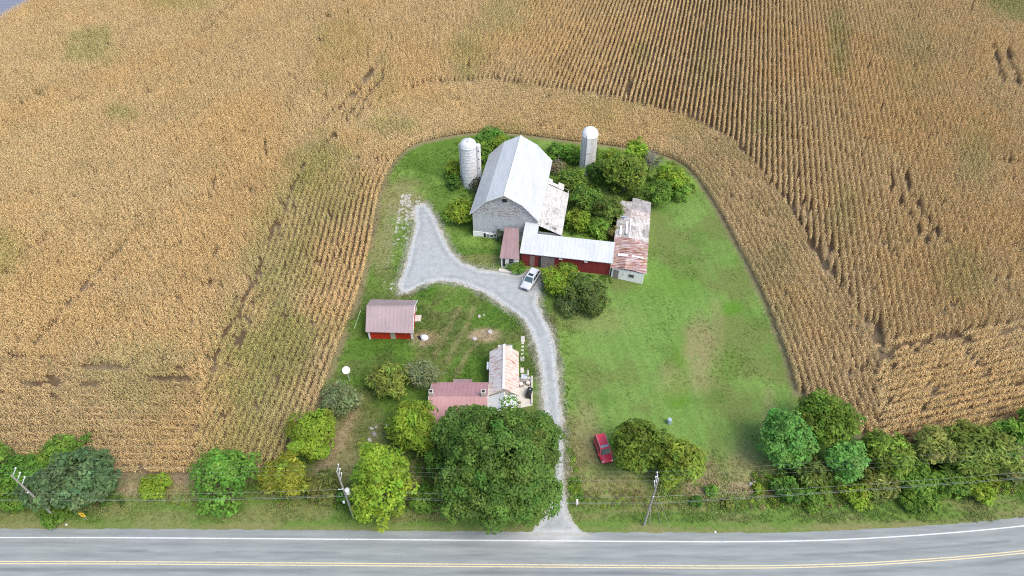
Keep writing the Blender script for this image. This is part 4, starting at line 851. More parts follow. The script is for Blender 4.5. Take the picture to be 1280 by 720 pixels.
# ------------------------------------------------------------------ vehicles
def make_car(name, loc, rz, label, paint, L=4.65, Wd=1.82, Hr=1.68, boxy=.0, sunroof=True):
    r_ = empty(name, loc, label, 'car', None, rz); hw = Wd/2; hl = L/2
    st = [(-hl, .80*hw, .45, .78), (-hl+.06, .90*hw, .34, .98), (-hl+.5, hw, .26, 1.0), (-.6, hw, .24, .99), (.8, hw, .24, .98), (1.15, .99*hw, .25, .97), (hl-.55, .96*hw, .26, .90-.02*boxy), (hl-.15, .88*hw, .32, .80+.06*boxy), (hl, .74*hw, .42, .66+.1*boxy)]
    mb = MB(); vs = []
    for x, w, z0, z1 in st:
        h = z1-z0; vs += [(x, -w*.9, z0), (x, -w, z0+h*.3), (x, -w, z0+h*.72), (x, -w*.9, z1-.03), (x, -w*.5, z1+.015), (x, w*.5, z1+.015), (x, w*.9, z1-.03), (x, w, z0+h*.72), (x, w, z0+h*.3), (x, w*.9, z0)]
    fs = [(i*10+k, i*10+(k+1) % 10, (i+1)*10+(k+1) % 10, (i+1)*10+k) for i in range(len(st)-1) for k in range(10)]+[tuple(range(10)), tuple(range(len(st)*10-1, len(st)*10-11, -1))]
    mb.add(vs, fs)
    xr0, xr1, xb0, xb1 = -hl+.42-.24*boxy, .28+.22*boxy, -hl+.16-.07*boxy, 1.05-.1*boxy; wr, wb = hw*(.74+.06*boxy), hw*.9
    cab = [(xb0, -wb, .95), (xb1, -wb, .95), (xb1, wb, .95), (xb0, wb, .95), (xr0, -wr, Hr-.06), (xr1, -wr, Hr-.06), (xr1, wr, Hr-.06), (xr0, wr, Hr-.06), (xr0+.12, -wr*.82, Hr), (xr1-.12, -wr*.82, Hr), (xr1-.12, wr*.82, Hr), (xr0+.12, wr*.82, Hr)]
    mb.add(cab, [(0, 1, 5, 4), (1, 2, 6, 5), (2, 3, 7, 6), (3, 0, 4, 7), (4, 5, 9, 8), (5, 6, 10, 9), (6, 7, 11, 10), (7, 4, 8, 11), (8, 9, 10, 11)])
    body = mb.build('body', M[paint], r_, world=False)
    for p in body.data.polygons: p.use_smooth = len(p.vertices) == 4 and p.index < 80
    def pane(nm, a, b, c, d, u0, u1, v0, v1, mt='car_glass'):
        a, b, c, d = map(Vector, (a, b, c, d)); n = (b-a).cross(d-a).normalized(); ctr = (a+b+c+d)/4
        if n.dot(ctr-Vector((-.3, 0, .9))) < 0: n = -n
        f = lambda u_, v__: a.lerp(b, u_).lerp(d.lerp(c, u_), v__)+n*.014
        return MB().slab([f(u0, v0), f(u1, v0), f(u1, v1), f(u0, v1)], .012, -n).build(nm, M[mt], r_, world=False)
    pane('windscreen', cab[1], cab[2], cab[6], cab[5], .07, .93, .08, .93, 'screen_glass'); pane('rear_window', cab[3], cab[0], cab[4], cab[7], .1, .9, .3, .9)
    for i, (u0, u1) in enumerate(((.05, .3), (.335, .61), (.645, .90))):
        pane('side_window', cab[0], cab[1], cab[5], cab[4], u0, u1, .14, .88); pane('side_window', cab[3], cab[2], cab[6], cab[7], u0, u1, .14, .88)
    if sunroof: MB().box((-.12, 0, Hr+.006), (.5, wr*1.2, .014)).build('sunroof', M['car_glass'], r_, world=False)
    for s_ in (-1, 1):
        MB().tube([(xr0+.15, s_*wr*.9, Hr-.02), (xr0+.3, s_*wr*.9, Hr+.05), (xr1-.35, s_*wr*.9, Hr+.05), (xr1-.2, s_*wr*.9, Hr-.02)], .022, 6).build('roof_rail', M['galv'], r_, world=False)
        MB().box((.82, s_*(hw+.09), 1.02), (.14, .2, .15), 0).build('wing_mirror', M[paint], r_, world=False)
        MB().box((hl-.13, s_*hw*.66, .70+.06*boxy), (.16, .36, .13), s_*-.35).build('headlight', M['lamp'], r_, world=False)
        MB().box((-hl+.04, s_*hw*.74, .82), (.1, .26, .3), s_*.25).build('tail_light', M['taillamp'], r_, world=False)
        for x in (hl-.92, -hl+.88):
            Mx = Matrix.Rotation(PI/2*s_, 4, 'X'); w_ = MB().lathe((x, s_*(hw-.2), .34), [(.2, -.11), (.32, -.11), (.345, -.06), (.345, .06), (.32, .11), (.2, .11)], 20, M=Mx).build('wheel', M['tyre'], r_, world=False)
            MB().lathe((x, s_*(hw-.085), .34), [(.0005, .0), (.2, .0), (.215, -.03)], 12, M=Matrix.Rotation(-PI/2*s_, 4, 'X')).build('rim', M['rim'], w_, world=False)
            MB().lathe((x, s_*(hw-.0), .36), [(.36, -.01), (.43, -.01), (.43, .012), (.36, .012)], 14, M=Matrix.Rotation(PI/2*s_, 4, 'X') @ Matrix.Rotation(0, 4, 'Z'), a0=0, a1=PI*(1 if s_ > 0 else 1)).build('wheel_arch', M['plastic'], r_, world=False)
    MB().box((hl-.03, 0, .5), (.1, hw*1.0, .16)).build('grille', M['plastic'], r_, world=False)
    mb = MB(); mb.box((-.05, -hw, .33), (2.3, .03, .12)); mb.box((-.05, hw, .33), (2.3, .03, .12)); mb.build('sill_trim', M['plastic'], r_, world=False)
    if boxy:
        MB().box((xr1-.3, 0, Hr+.012), (.34, wr*1.5, .02)).build('roof_vent_panel', M['hoop'], r_, world=False)
    return r_
X0, Y0, _ = G(663, 353)
make_car('parked_car', (X0, Y0, .01), math.atan2(-4.1, -2.0), 'white estate car with dark sunroof parked on the gravel by the stable', 'car_white', 4.4, 1.78, 1.6)
X0, Y0, _ = G(753.5, 565)
make_car('parked_car', (X0, Y0, 0), math.radians(-77.5), 'red boxy off-road car parked on the lawn under the tree pair', 'car_red', 3.7, 1.62, 1.72, 1, False)

# ------------------------------------------------------------------ poles and wires
def make_pole(loc, label, h=11.0, side=1):
    r_ = empty('utility_pole', loc, label, 'utility pole', 'utility poles along the road')
    MB().tube([(0, 0, 0), (0, 0, h)], [.135, .09], 10).build('shaft', M['pole'], r_, world=False)
    for k in range(3):
        z = h-.15-.95*k; a = MB().tube([(0, .1, z-.1), (0, .55, z), (0, .85, z+.02)], .045, 6).build('bracket', M['galv'], r_, world=False)
        MB().lathe((0, .85, z+.02), [(.03, 0), (.09, .05), (.05, .1), (.08, .15), (.03, .22)], 8).build('insulator', M['porcelain'], a, world=False)
    MB().lathe((0, -.14, h-3.6), [(.03, -.1), (.08, -.05), (.08, .05), (.03, .1)], 8).build('spool_insulator', M['porcelain'], r_, world=False)
    return r_
pz = 11.0
pole_xy = [G(14, 594, 10.6)[:2], G(421, 589, pz)[:2], G(823, 599, pz)[:2]]
p1 = make_pole((*pole_xy[0], 0), 'utility pole rising out of the broad grey green tree by the road', 10.6)
p2 = make_pole((*pole_xy[1], 0), 'utility pole carrying a white transformer can beside a yellow green tree')
p3 = make_pole((*pole_xy[2], 0), 'bare utility pole with stay wire on the verge by the tree pair')
tf = MB().lathe((.42, -.1, 6.3), [(.001, 0), (.26, 0), (.28, .08), (.28, .8), (.2, .92), (.001, .95)], 16).build('transformer', M['white_plastic'], p2, world=False)
MB().lathe((.42, -.1, 7.25), [(.04, 0), (.07, .08), (.03, .2)], 8).build('bushing', M['porcelain'], tf, world=False)
MB().tube([(-.6, 0, 7.0), (.3, 0, 7.0)], .05, 6).build('cutout_arm', M['porcelain'], p2, world=False)
MB().lathe((-.55, .1, 3.6), [(.001, 0), (.12, 0), (.12, .3), (.001, .34)], 10).build('splice_box', M['porcelain'], p2, world=False)
pR = G(1500, 552, 10.8)[:2]; pLft = (pole_xy[0][0]-37, pole_xy[0][1])
stations = [pLft]+pole_xy+[pR, (pR[0]+38, pR[1]+9)]; hts = [10.6, 10.6, 11, 11, 11, 11]
def wire(label, dy, dz, r, mt, sag, name='overhead_wire'):
    mb = MB(); pts = []
    for k in range(len(stations)-1):
        a = np.array((*stations[k], hts[k]+dz))+np.array((0, dy, 0)); b = np.array((*stations[k+1], hts[k+1]+dz))+np.array((0, dy, 0))
        for t_ in np.linspace(0, 1, 13)[:-1]: p = a+(b-a)*t_; p[2] -= sag*4*t_*(1-t_); pts.append(p)
    mb.tube(pts, r, 5); tag(mb.build(name, M[mt], None), label, 'wire', 'overhead wires along the road')
wire('thin wire topmost on the pole brackets along the road', .85, .02, .004, 'wire', .55)
wire('thin wire on the middle bracket of the roadside poles', .85, -.9, .004, 'wire', .6)
wire('thin wire on the lowest bracket of the roadside poles', .85, -1.85, .004, 'wire', .6)
wire('single bright neutral wire passing just below the transformer can', -.16, -3.6, .009, 'wire', .7)
wire('thick grey cable, lowest of the lines along the road', -.16, -5.3, .014, 'cable', .5, 'overhead_cable')
wire('second grey cable hanging close above the lowest line', -.16, -5.0, .008, 'cable', .45, 'overhead_cable')
px_, py_ = pole_xy[2]
for i, (tx, ty, z0_, lb) in enumerate(((px_+4.5, 18.0, 9.1, 'service wire crossing the road, upper of the pair at the pole'), (px_+3.0, 18.0, 7.4, 'service wire crossing the road, lower of the pair at the pole'))):
    pts = [(px_+(tx-px_)*t_, py_-.1+(ty-py_)*t_, z0_-1.2*t_-.8*4*t_*(1-t_)) for t_ in np.linspace(0, 1, 12)]
    tag(MB().tube(pts, .011, 5).build('service_wire', M['wire']), lb, 'wire', 'wires crossing the road')
bx, by, _ = G(812, 656)
gp = MB().tube([(bx, by, 0), (px_-.05, py_-.12, 5.6)], .05, 6).build('stay_wire', M['pole']); tag(gp, 'pale stay from the verge up to the middle of a pole', 'stay')

# ------------------------------------------------------------------ small yard things
X, Y, _ = G(434, 474)
ds = empty('satellite_dish', (X+.35, Y-.2, 0), 'big white satellite dish on a post above the grey green tree', 'satellite dish')
MB().tube([(0, 0, 0), (0, 0, 2.4)], .07, 8).build('post', M['galv'], ds, world=False)
Md = Matrix.Rotation(math.radians(34), 4, 'X') @ Matrix.Rotation(math.radians(6), 4, 'Y')
dsh = MB(); dsh.lathe((0, -.1, 2.45), [(.02, 0), (.22, .02), (.38, .07), (.52, .14), (.535, .14), (.39, .05), (.22, -.02), (.02, -.05)], 24, M=Md); dsh = dsh.build('dish', M['white_plastic'], ds, world=False, smooth=True)
tip = Md @ Vector((0, 0, .55)); MB().tube([tuple(Md @ Vector((0, -.5, .13))+Vector((0, -.1, 2.45))), tuple(tip+Vector((0, -.1, 2.45)))], .02, 5).build('feed_arm', M['galv'], dsh, world=False)
X, Y, _ = G(443, 411); X2, Y2, _ = G(451, 388.5)
tag(MB().tube([(X, Y, .05), ((X+X2)/2, (Y+Y2)/2, .1), (X2, Y2, .12)], .055, 6).build('long_pipe', M['greenpipe']), 'long pale green pipe lying in the grass left of the red shed', 'pipe')
X, Y, _ = G(529, 423)
rk = np.random.default_rng(12)
def rock(name, loc, size, label, cat='rock', group=None, mt='stone', seed=0, flat=.7):
    bm = bmesh.new(); bmesh.ops.create_icosphere(bm, subdivisions=2, radius=1); r = np.random.default_rng(seed+40)
    ks = r.normal(0, 1, (5, 3))
    for v_ in bm.verts:
        f = 1+sum(.09*math.sin(2.2*v_.co.dot(Vector(k_))+i) for i, k_ in enumerate(ks)); v_.co = Vector((v_.co.x*size*f, v_.co.y*size*f*.85, max(-.25, v_.co.z)*size*flat*f))
    me = bpy.data.meshes.new(name); bm.to_mesh(me); bm.free(); o = link(name, me, M[mt]); o.location = (loc[0], loc[1], size*flat*.2); o.rotation_euler = (0, 0, r.uniform(0, 6)); return tag(o, label, cat if label else None, group)
tank = empty('covered_drum', (X, Y, 0), 'white and black tarpaulin bundle on the dirt patch by the red shed', 'tarpaulin')
bm_ = rock('white_sheet', (.15, -.05), .62, None, seed=3, mt='white_plastic', flat=.9); bm_.parent = tank
bm_ = rock('black_sheet', (-.42, .08), .42, None, seed=8, mt='black_cloth', flat=.8); bm_.parent = tank
for k, (u, v, s_, lb) in enumerate(((599, 396, .32, 'largest pale stone lying in the grass inside the drive curve'), (605, 394, .16, 'small pale stone beside the larger one inside the drive curve'), (612, 415.5, .42, 'flat stone at the east end of the dirt patch'), (593, 424, .4, 'flat stone at the west end of the dirt patch'),
                              (939, 606, .4, 'white jagged stone at the foot of the green shrubs east of the lawn'), (83, 656, .14, 'white scrap of litter on the verge below the grey green tree'), (894, 665, .14, 'white scrap of litter on the verge right of the bare pole'),
                              (420, 625, .16, 'small white marker stone under the pole with the transformer'), (486, 533, .36, 'white bucket sized lump in the grass left of the mid green tree'), (942, 603, .26, 'smaller white stone beside the jagged one by the shrubs'))):
    X, Y, _ = G(u, v); rock('stone' if 'litter' not in lb else 'litter', (X, Y), s_, lb, 'stone' if 'litter' not in lb else 'litter', seed=k, mt='white_plastic' if 'litter' in lb or 'lump' in lb else 'stone')
for k, (u, v, s_, mt, lb) in enumerate(((464, 536, .3, 'stone', 'topmost pale stone of the rubble by the yellow green tree'), (468, 543, .45, 'wicker', 'dark lump of stump in the rubble by the yellow green tree'), (462, 550, .3, 'stone', 'lowest pale stone of the rubble by the yellow green tree'), (470, 534, .2, 'stone', 'small right hand pale stone of the rubble by the yellow green tree'))):
    X, Y, _ = G(u, v); rock('rubble_stone', (X, Y), s_, lb, 'stone', 'rubble by the yellow green tree', mt, 20+k)
bd = (626-14, 0); X, Y, _ = G(634, 338.5)
mb = MB()
X2, Y2, _ = G(645, 341); rng2 = np.random.default_rng(2)
tag(MB().box(((X+X2)/2-.6, (Y+Y2)/2, .12), (3.0, .7, .24), -.2).build('concrete_step', M['cement'], bevel=.03), 'pale concrete step along the bushes in front of the brown porch', 'step')
# stepping stones beside the rusty wing
for k, (v, w, h, lb) in enumerate(((424, .55, 1.1, 'longest paving slab at the north end of the stone row'), (429, .4, .3, 'small square paver just south of the long north slab'), (433.5, .4, .3, 'small square paver second south of the long north slab'), (438, .4, .3, 'small square paver third south of the long north slab'), (442.5, .4, .3, 'small square paver last before the two broad slabs'), (449, .6, .85, 'broad paving slab beside the middle of the rusty roof'), (463, .5, .95, 'broad paving slab nearest the patio chairs'))):
    X, Y, _ = G(653.5-.02*(v-424), v); tag(MB().box((X, Y, .03), (w, h, .06), rng2.normal(0, .05)).build('paving_slab', M['cement'], bevel=.01), lb, 'paving slab', 'paving slabs beside the house')
# patio
pt_ = [G(647, 471.5)[:2], G(665.5, 471)[:2], G(665.5, 507)[:2], G(640, 512)[:2], G(640, 492)[:2]]
tag(MB().slab([(x, y, .05) for x, y in pt_], .1).build('patio', M['cement']), kind='structure')
mb = MB(); a_, b_ = np.array(G(665.8, 471.5)[:2]), np.array(G(665.8, 506)[:2])
mb.quadwall(b_, a_, 0, .35, .2); tag(mb.build('patio_kerb', M['cement']), 'low pale concrete kerb on the lane side of the patio', 'kerb')
def chair(u, v, rz, label):
    X, Y, _ = G(u, v); r_ = empty('patio_armchair', (X, Y, .05), label, 'armchair', 'patio armchairs', rz)
    mb = MB(); mb.box((0, 0, .2), (.62, .6, .3)); mb.build('seat', M['wicker'], r_, world=False, bevel=.03)
    MB().box((0, .02, .4), (.54, .52, .14)).build('cushion', M['cushion'], r_, world=False, bevel=.04)
    MB().lathe((0, 0, .1), [(.36, 0), (.42, .55), (.36, .58), (.3, .3)], 16, a0=-.25, a1=PI+.25).build('backrest', M['wicker'], r_, world=False)
    for s_ in (-1, 1):
        for t_ in (-1, 1): MB().box((s_*.24, t_*.24, .03), (.06, .06, .06)).build('leg', M['wicker'], r_, world=False)
chair(651.5, 482, .3, 'left hand wicker patio armchair with pale cushion'); chair(660.2, 480.5, -.4, 'right hand wicker patio armchair with pale cushion')
X, Y, _ = G(655, 474.5); tb = empty('patio_table', (X, Y, .05), 'small square grey table behind the patio armchairs', 'table')
MB().box((0, 0, .7), (.8, .8, .05)).build('table_top', M['galv'], tb, world=False, bevel=.01)
for s_ in (-1, 1):
    for t_ in (-1, 1): MB().box((s_*.33, t_*.33, .335), (.05, .05, .67)).build('leg', M['galv'], tb, world=False)
X, Y, _ = G(659.5, 474); um = empty('garden_parasol', (X, Y, .05), 'closed white garden parasol standing behind the patio armchairs', 'parasol')
MB().tube([(0, 0, 0), (0, 0, 2.3)], .03, 6).build('pole', M['trim'], um, world=False); MB().lathe((0, 0, 0), [(.001, 0), (.28, 0), (.25, .08), (.05, .12)], 14).build('base', M['cement'], um, world=False)
MB().lathe((0, 0, .9), [(.08, 0), (.16, .15), (.13, .8), (.04, 1.35), (.001, 1.42)], 10).build('canopy', M['white_plastic'], um, world=False)
X, Y, _ = G(661.3, 493.5); gl = empty('covered_grill', (X, Y, .05), 'barbecue grill under a black cover on the patio', 'grill', None, math.radians(75))
mb = MB(); mb.add([(x*a, y*b, z) for z, a, b in ((0, .72, .36), (.75, .72, .34), (1.0, .5, .28), (1.12, .42, .18)) for x, y in ((-1, -1), (1, -1), (1, 1), (-1, 1))], [(3, 2, 1, 0), (12, 13, 14, 15)]+[(i*4+k, i*4+(k+1) % 4, i*4+4+(k+1) % 4, i*4+4+k) for i in range(3) for k in range(4)])
mb.build('cover', M['black_cloth'], gl, world=False, bevel=.05); MB().box((.1, -.1, 1.13), (.22, .1, .02)).build('cover_vent', M['galv'], gl, world=False)
for k, (u, v, lb) in enumerate(((638, 504, 'pale planter tub nearest the flat grey porch roof'), (649, 506, 'pale planter tub at the south corner of the patio'))):
    X, Y, _ = G(u, v); pl = empty('planter_tub', (X, Y, .05), lb, 'planter', 'planters on the patio'); MB().lathe((0, 0, 0), [(.001, 0), (.28, 0), (.36, .45), (.3, .45), (.28, .35), (.001, .34)], 16).build('tub', M['cushion'], pl, world=False); V, Q, Cc = clump(700+k, 40, .3, .12); link('plant', npmesh('plant', V+np.array((0, 0, .4)), Q, Cc*np.array((.06, .14, .03))), M['leaf'], pl, False)
# blue grey barrel by the tree pair, mailbox by the lane, road sign
X, Y, _ = G(836, 529); br = empty('blue_barrel', (X, Y, 0), 'blue grey plastic barrel standing behind the tree pair', 'barrel')
MB().lathe((0, 0, 0), [(.001, 0), (.28, .02), (.31, .3), (.29, .32), (.31, .6), (.28, .88), (.25, .9)], 18).build('body', M['blue_grey'], br, world=False); MB().lathe((0, 0, .88), [(.26, 0), (.26, .05), (.001, .06)], 18).build('lid', M['blue_grey'], br, world=False)
X, Y, _ = G(720.5, 633); mx = empty('mailbox', (X, Y, 0), 'white mailbox on a post at the mouth of the lane', 'mailbox')
MB().box((0, 0, .5), (.1, .1, 1.0)).build('post', M['pole'], mx, world=False)
mb = MB(); pr = [(-.14, 0), (.14, 0), (.14, .17)]+[(.14*math.cos(t), .17+.14*math.sin(t)) for t in np.linspace(.3, PI-.3, 6)]+[(-.14, .17)]; n = len(pr)
mb.add([(x, -.28, 1.0+z) for x, z in pr]+[(x, .28, 1.0+z) for x, z in pr], [tuple(range(n)), tuple(range(2*n-1, n-1, -1))]+[(i, (i+1) % n, (i+1) % n+n, i+n) for i in range(n)]); mb.build('box', M['white_plastic'], mx, world=False)
MB().box((.16, 0, 1.2), (.02, .2, .1)).build('flag', M['taillamp'], mx, world=False)
X, Y, _ = G(109, 650); sg = empty('road_sign', (X, Y, 0), 'small yellow road sign with dark mark below the grey green tree', 'road sign', None, math.radians(4))
MB().box((0, .04, .85), (.06, .05, 1.7)).build('post', M['galv'], sg, world=False); pl_ = MB().box((0, 0, 1.3), (.55, .02, 1.05)).build('plate', M['yellow'], sg, world=False)
MB().box((.02, -.014, 1.45), (.09, .01, .42)).build('mark', M['black'], pl_, world=False); MB().box((.02, -.014, 1.05), (.09, .01, .12)).build('mark', M['black'], pl_, world=False)

# ------------------------------------------------------------------ trees and shrubs
GREENS = {'dark': (0.105, 0.188, 0.034), 'mid': (0.131, 0.236, 0.033), 'bright': (0.148, 0.308, 0.044), 'yellow': (0.245, 0.375, 0.036), 'lime': (0.245, 0.358, 0.036), 'olive': (0.186, 0.23, 0.044), 'grey': (0.186, 0.235, 0.1), 'cyan': (0.165, 0.365, 0.075), 'pale': (0.297, 0.329, 0.102), 'deep': (0.081, 0.174, 0.026), 'brownish': (0.223, 0.186, 0.09)}
def crown_mesh(c, rx, ry, rz, colr, r, leaf=.26, clumps=60, per=140, cr=None, style='round', lumpy=1.0, thin=1.0):
    c = np.array(c); d_ = r.normal(0, 1, (clumps*4, 3)); d_ /= np.linalg.norm(d_, axis=1)[:, None]
    d_ = d_[d_[:, 2] > -.75]
    # spread the clumps evenly over the shell
    keep_ = []
    md = 2.0/math.sqrt(clumps)*.78
    for k_ in range(len(d_)):
        if all(np.linalg.norm(d_[k_]-d_[j]) > md*r.uniform(.6, 1.1) for j in keep_): keep_.append(k_)
        if len(keep_) >= clumps: break
    d_ = d_[keep_]; n = len(d_)
    lump = 1+lumpy*.22*np.sin(d_[:, 0]*3.1+r.uniform(0, 6))*np.cos(d_[:, 1]*2.7+r.uniform(0, 6))+lumpy*.10*r.normal(0, 1, n)
    if style == 'cone': taper = np.clip(1.0-.75*d_[:, 2], .25, 1.3)
    else: taper = np.ones(n)
    rad = lump*r.uniform(.72, .98, n); cr = cr or .34*(rx*ry*rz)**(1/3)*(60/max(clumps, 20))**.4
    cc = c+np.stack([d_[:, 0]*rx*rad*taper, d_[:, 1]*ry*rad*taper, d_[:, 2]*rz*rad], 1)-d_*cr*.45
    inner = c+r.normal(0, .28, (max(4, clumps//5), 3))*np.array((rx, ry, rz)); cc = np.vstack([cc, inner]); d_ = np.vstack([d_, r.normal(0, 1, inner.shape)*.5+np.array((0, 0, .6))]); n = len(cc)
    crs = cr*r.uniform(.7, 1.3, n); m_ = np.maximum(8, (per*thin*(crs/cr)**2).astype(int)); ids = np.repeat(np.arange(n), m_); T = len(ids)
    q = r.normal(0, 1, (T, 3))+d_[ids]*.9+np.array((0, 0, .5)); q /= np.linalg.norm(q, axis=1)[:, None]
    rr_ = crs[ids]*r.uniform(.45, 1.0, T)**.6
    if style == 'spray': rr_ *= r.choice([.6, .9, 1.35], T); q[:, 2] *= .8
    P_ = cc[ids]+q*rr_[:, None]*np.array((1, 1, .8)); P_[:, 2] = np.maximum(P_[:, 2], .15)
    nr = q*1.0+r.normal(0, .4, (T, 3))+np.array((0, 0, 1.0)); asp = {'round': 1.45, 'cone': 1.5, 'spray': 2.6}[style]
    V, Q = leaf_quads(P_, nr, leaf*r.uniform(.65, 1.3, T), r, asp)
    base = np.array(colr); cl = base*r.lognormal(0, .16, (n, 1))*np.array((1, 1, 1))+base*np.stack([r.normal(0, .08, n), r.normal(0, .05, n), np.zeros(n)], 1)
    lc = np.clip(cl[ids]*r.lognormal(0, .2, (T, 1)), .004, .6)
    return V, Q, np.repeat(lc, 4, 0), cc
def plant(u, v, wpx, H, colr, label, name='deciduous_tree', cat='tree', group=None, style='round', leaf=.27, dens=1.0, zc=None, rz=None, dead=0.0, asp=1.0, seed=None, clumps=None, lumpy=1.0, lobes=None):
    sd_ = seed if seed is not None else int(u*7+v*13); r = np.random.default_rng(sd_)
    bush = name != 'deciduous_tree'
    zc = zc if zc is not None else (.56*H if not bush else .45*H); rz = rz if rz is not None else (.44*H if not bush else .52*H)
    X, Y, _ = G(u, v, zc); k = pxm(u, v, zc); rx = wpx/2/k; ry = rx*asp
    root = empty(name, (X, Y, 0), label, cat, group); colr = np.array(GREENS[colr] if isinstance(colr, str) else colr)
    if colr[1] < .26: colr = colr*(1.38 if style == 'spray' else 1.22)
    area = 4*PI*rx*max(rz, rx*.7); clumps = clumps or int(np.clip(area*1.05, 18, 330)); per = int(np.clip(area*26*dens/clumps, 20, 420)*(.27/leaf)**1.6)
    if lobes is None:
        lobes = [(0, 0, 0, .84)]
        if wpx >= 40 and style != 'cone':
            a0 = r.uniform(0, 6.28)
            lobes += [(.5*math.cos(a0+q*2.1+r.normal(0, .3)), .5*math.sin(a0+q*2.1+r.normal(0, .3)), r.uniform(-.4, .3), r.uniform(.46, .62)) for q in range(3)]
        else: lobes = [(0, 0, 0, .96)]
    parts = [crown_mesh((lx*rx, ly*ry, zc+lz*rz), rx*ls, ry*ls, rz*ls, np.array(colr)*r.uniform(.88, 1.14), r, leaf, max(12, int(clumps*ls*ls)), per, style=style, lumpy=lumpy) for lx, ly, lz, ls in lobes]
    V = np.vstack([p[0] for p in parts]); C = np.vstack([p[2] for p in parts]); cc = np.vstack([p[3] for p in parts]); Q = np.arange(len(V)).reshape(-1, 4)
    if dead: k_ = np.repeat(r.random(len(Q)) > dead, 4); Q = Q[k_[::4]]
    mb = MB(); tr = .05*rx+.05
    top = Vector((r.normal(0, .1), r.normal(0, .1), zc*.9)); mb.tube([(0, 0, -.05), (0, 0, .3), top*.5+Vector((.05, .05, 0)), top], [tr*1.6, tr*1.15, tr, tr*.6], 8)
    lim = cc[r.permutation(len(cc))[:int(10+24*dead)]]
    for p in lim:
        s_ = Vector((0, 0, r.uniform(.3, .8)*zc)); e = Vector(p); m_ = s_.lerp(e, .5)+Vector((0, 0, .08*rz)); e2 = e+(e-m_)*(.25+.5*dead); mb.tube([s_, m_, e, e2], [tr*.5, tr*.34, tr*.18, .012], 5)
        if dead:
            for _ in range(5): q = e+Vector(r.normal(0, .45, 3)); mb.tube([m_.lerp(e, .6), q, q+Vector(r.normal(0, .3, 3))+Vector((0, 0, .2))], [.03, .02, .008], 4)
    mb.build('trunk', M['deadwood' if dead > .3 else 'bark'], root, world=False, smooth=True)
    link('crown', npmesh('crown', V, Q, C), M['leaf'], root, False)
    return root
# lawn, house and lane
plant(625, 575, 160, 13.8, 'dark', 'huge round dark green tree covering the front of the farmhouse', leaf=.25, dens=1.3, zc=7.4, rz=7.0, clumps=420, lumpy=.5, lobes=[(0, 0, .1, .84), (-.50, .40, .05, .5), (.50, .36, 0, .5), (-.52, -.35, -.25, .5), (.45, -.40, -.3, .5), (0, -.45, -.1, .55)])
plant(474, 599, 70, 15, 'yellow', 'tall yellow green tree beside the pole with the transformer', style='cone', zc=7.4, rz=7.2)
plant(517, 531, 62, 9, 'lime', 'loose mid green tree touching the west end of the pink roof', style='spray')
plant(488, 472, 52, 5.5, 'olive', 'sparse olive tree north of the pink roof, larger of two', dead=.25, dens=.6, style='spray', leaf=.24)
plant(529, 467, 42, 5.0, 'grey', 'sparse grey twiggy tree just north west of the pink roof', dead=.45, dens=.6, leaf=.22)
plant(424, 496, 48, 5.5, 'grey', 'grey green half bare tree below the satellite dish', dead=.4, dens=.8, leaf=.22)
plant(388, 542, 64, 6.5, 'lime', 'dense yellow green round tree at the corn corner', leaf=.3, clumps=46)
plant(356, 595, 56, 5.5, (.19, .215, .025), 'olive yellow tree between bright green tree and the pole', style='spray')
plant(279, 592, 76, 7.0, 'bright', 'bright green tree with spiky top alone by the corn', leaf=.32, style='cone', zc=3.8, rz=3.5)
plant(193, 607, 40, 2.6, 'lime', 'small yellow green bush alone on the bare strip', 'shrub', 'shrub', leaf=.2)
plant(96, 598, 118, 8, (.11, .18, .072), 'broad grey green tree spreading behind the yellow road sign', leaf=.34, asp=.75, dens=1.2)
plant(30, 588, 60, 4.5, 'bright', 'bright green thicket at the far left behind the first pole', 'shrub', 'shrub', style='spray')
plant(67, 640, 42, 2.6, 'mid', 'low green bush in front of the leftmost pole by the road', 'shrub', 'shrub')
plant(75, 572, 60, 4.0, 'mid', 'mid green thicket behind the broad grey green tree', 'shrub', 'shrub', style='spray')
plant(14, 622, 44, 3.6, 'mid', 'green shrub at the foot of the leftmost pole', 'shrub', 'shrub')
plant(404, 606, 44, 3.6, (.13, .155, .04), 'dull olive shrub west of the pole with the transformer', 'shrub', 'shrub', style='spray')
plant(437, 622, 34, 2.4, 'deep', 'dark green shrub at the foot of the transformer pole', 'shrub', 'shrub')
plant(532, 622, 34, 3.0, 'mid', 'green sapling between the yellow green tree and the huge tree', 'shrub', 'shrub', style='spray')
plant(550, 582, 32, 6, 'deep', 'dark green shrub tucked against the west side of the huge tree', 'shrub', 'shrub')
plant(454, 634, 26, 2.6, 'lime', 'low yellow green sucker at the foot of the tall yellow green tree', 'shrub', 'shrub')
plant(797, 556, 76, 8, (.12, .18, .022), 'dark olive green tree of the pair beside the red car', leaf=.3)
plant(853, 575, 58, 8, (.27, .37, .05), 'lighter yellow green tree of the pair beside the red car', style='spray')
plant(734, 367, 62, 4.6, (.10, .15, .035), 'round dark olive bush in front of the red stable', 'shrub', 'shrub', leaf=.24, dens=1.2)
plant(700, 352, 46, 4.0, 'lime', 'pale green bush beside the white car', 'shrub', 'shrub', style='spray', leaf=.2)
plant(712, 380, 34, 2.6, (.11, .16, .05), 'small olive bush south of the pale one by the white car', 'shrub', 'shrub', leaf=.22)
plant(645, 333, 26, 1.6, 'mid', 'low green bush between brown porch and white car', 'shrub', 'shrub', leaf=.16)
plant(714, 334, 18, 1.7, 'mid', 'small climbing bush against the middle of the red stable', 'shrub', 'shrub', leaf=.16)
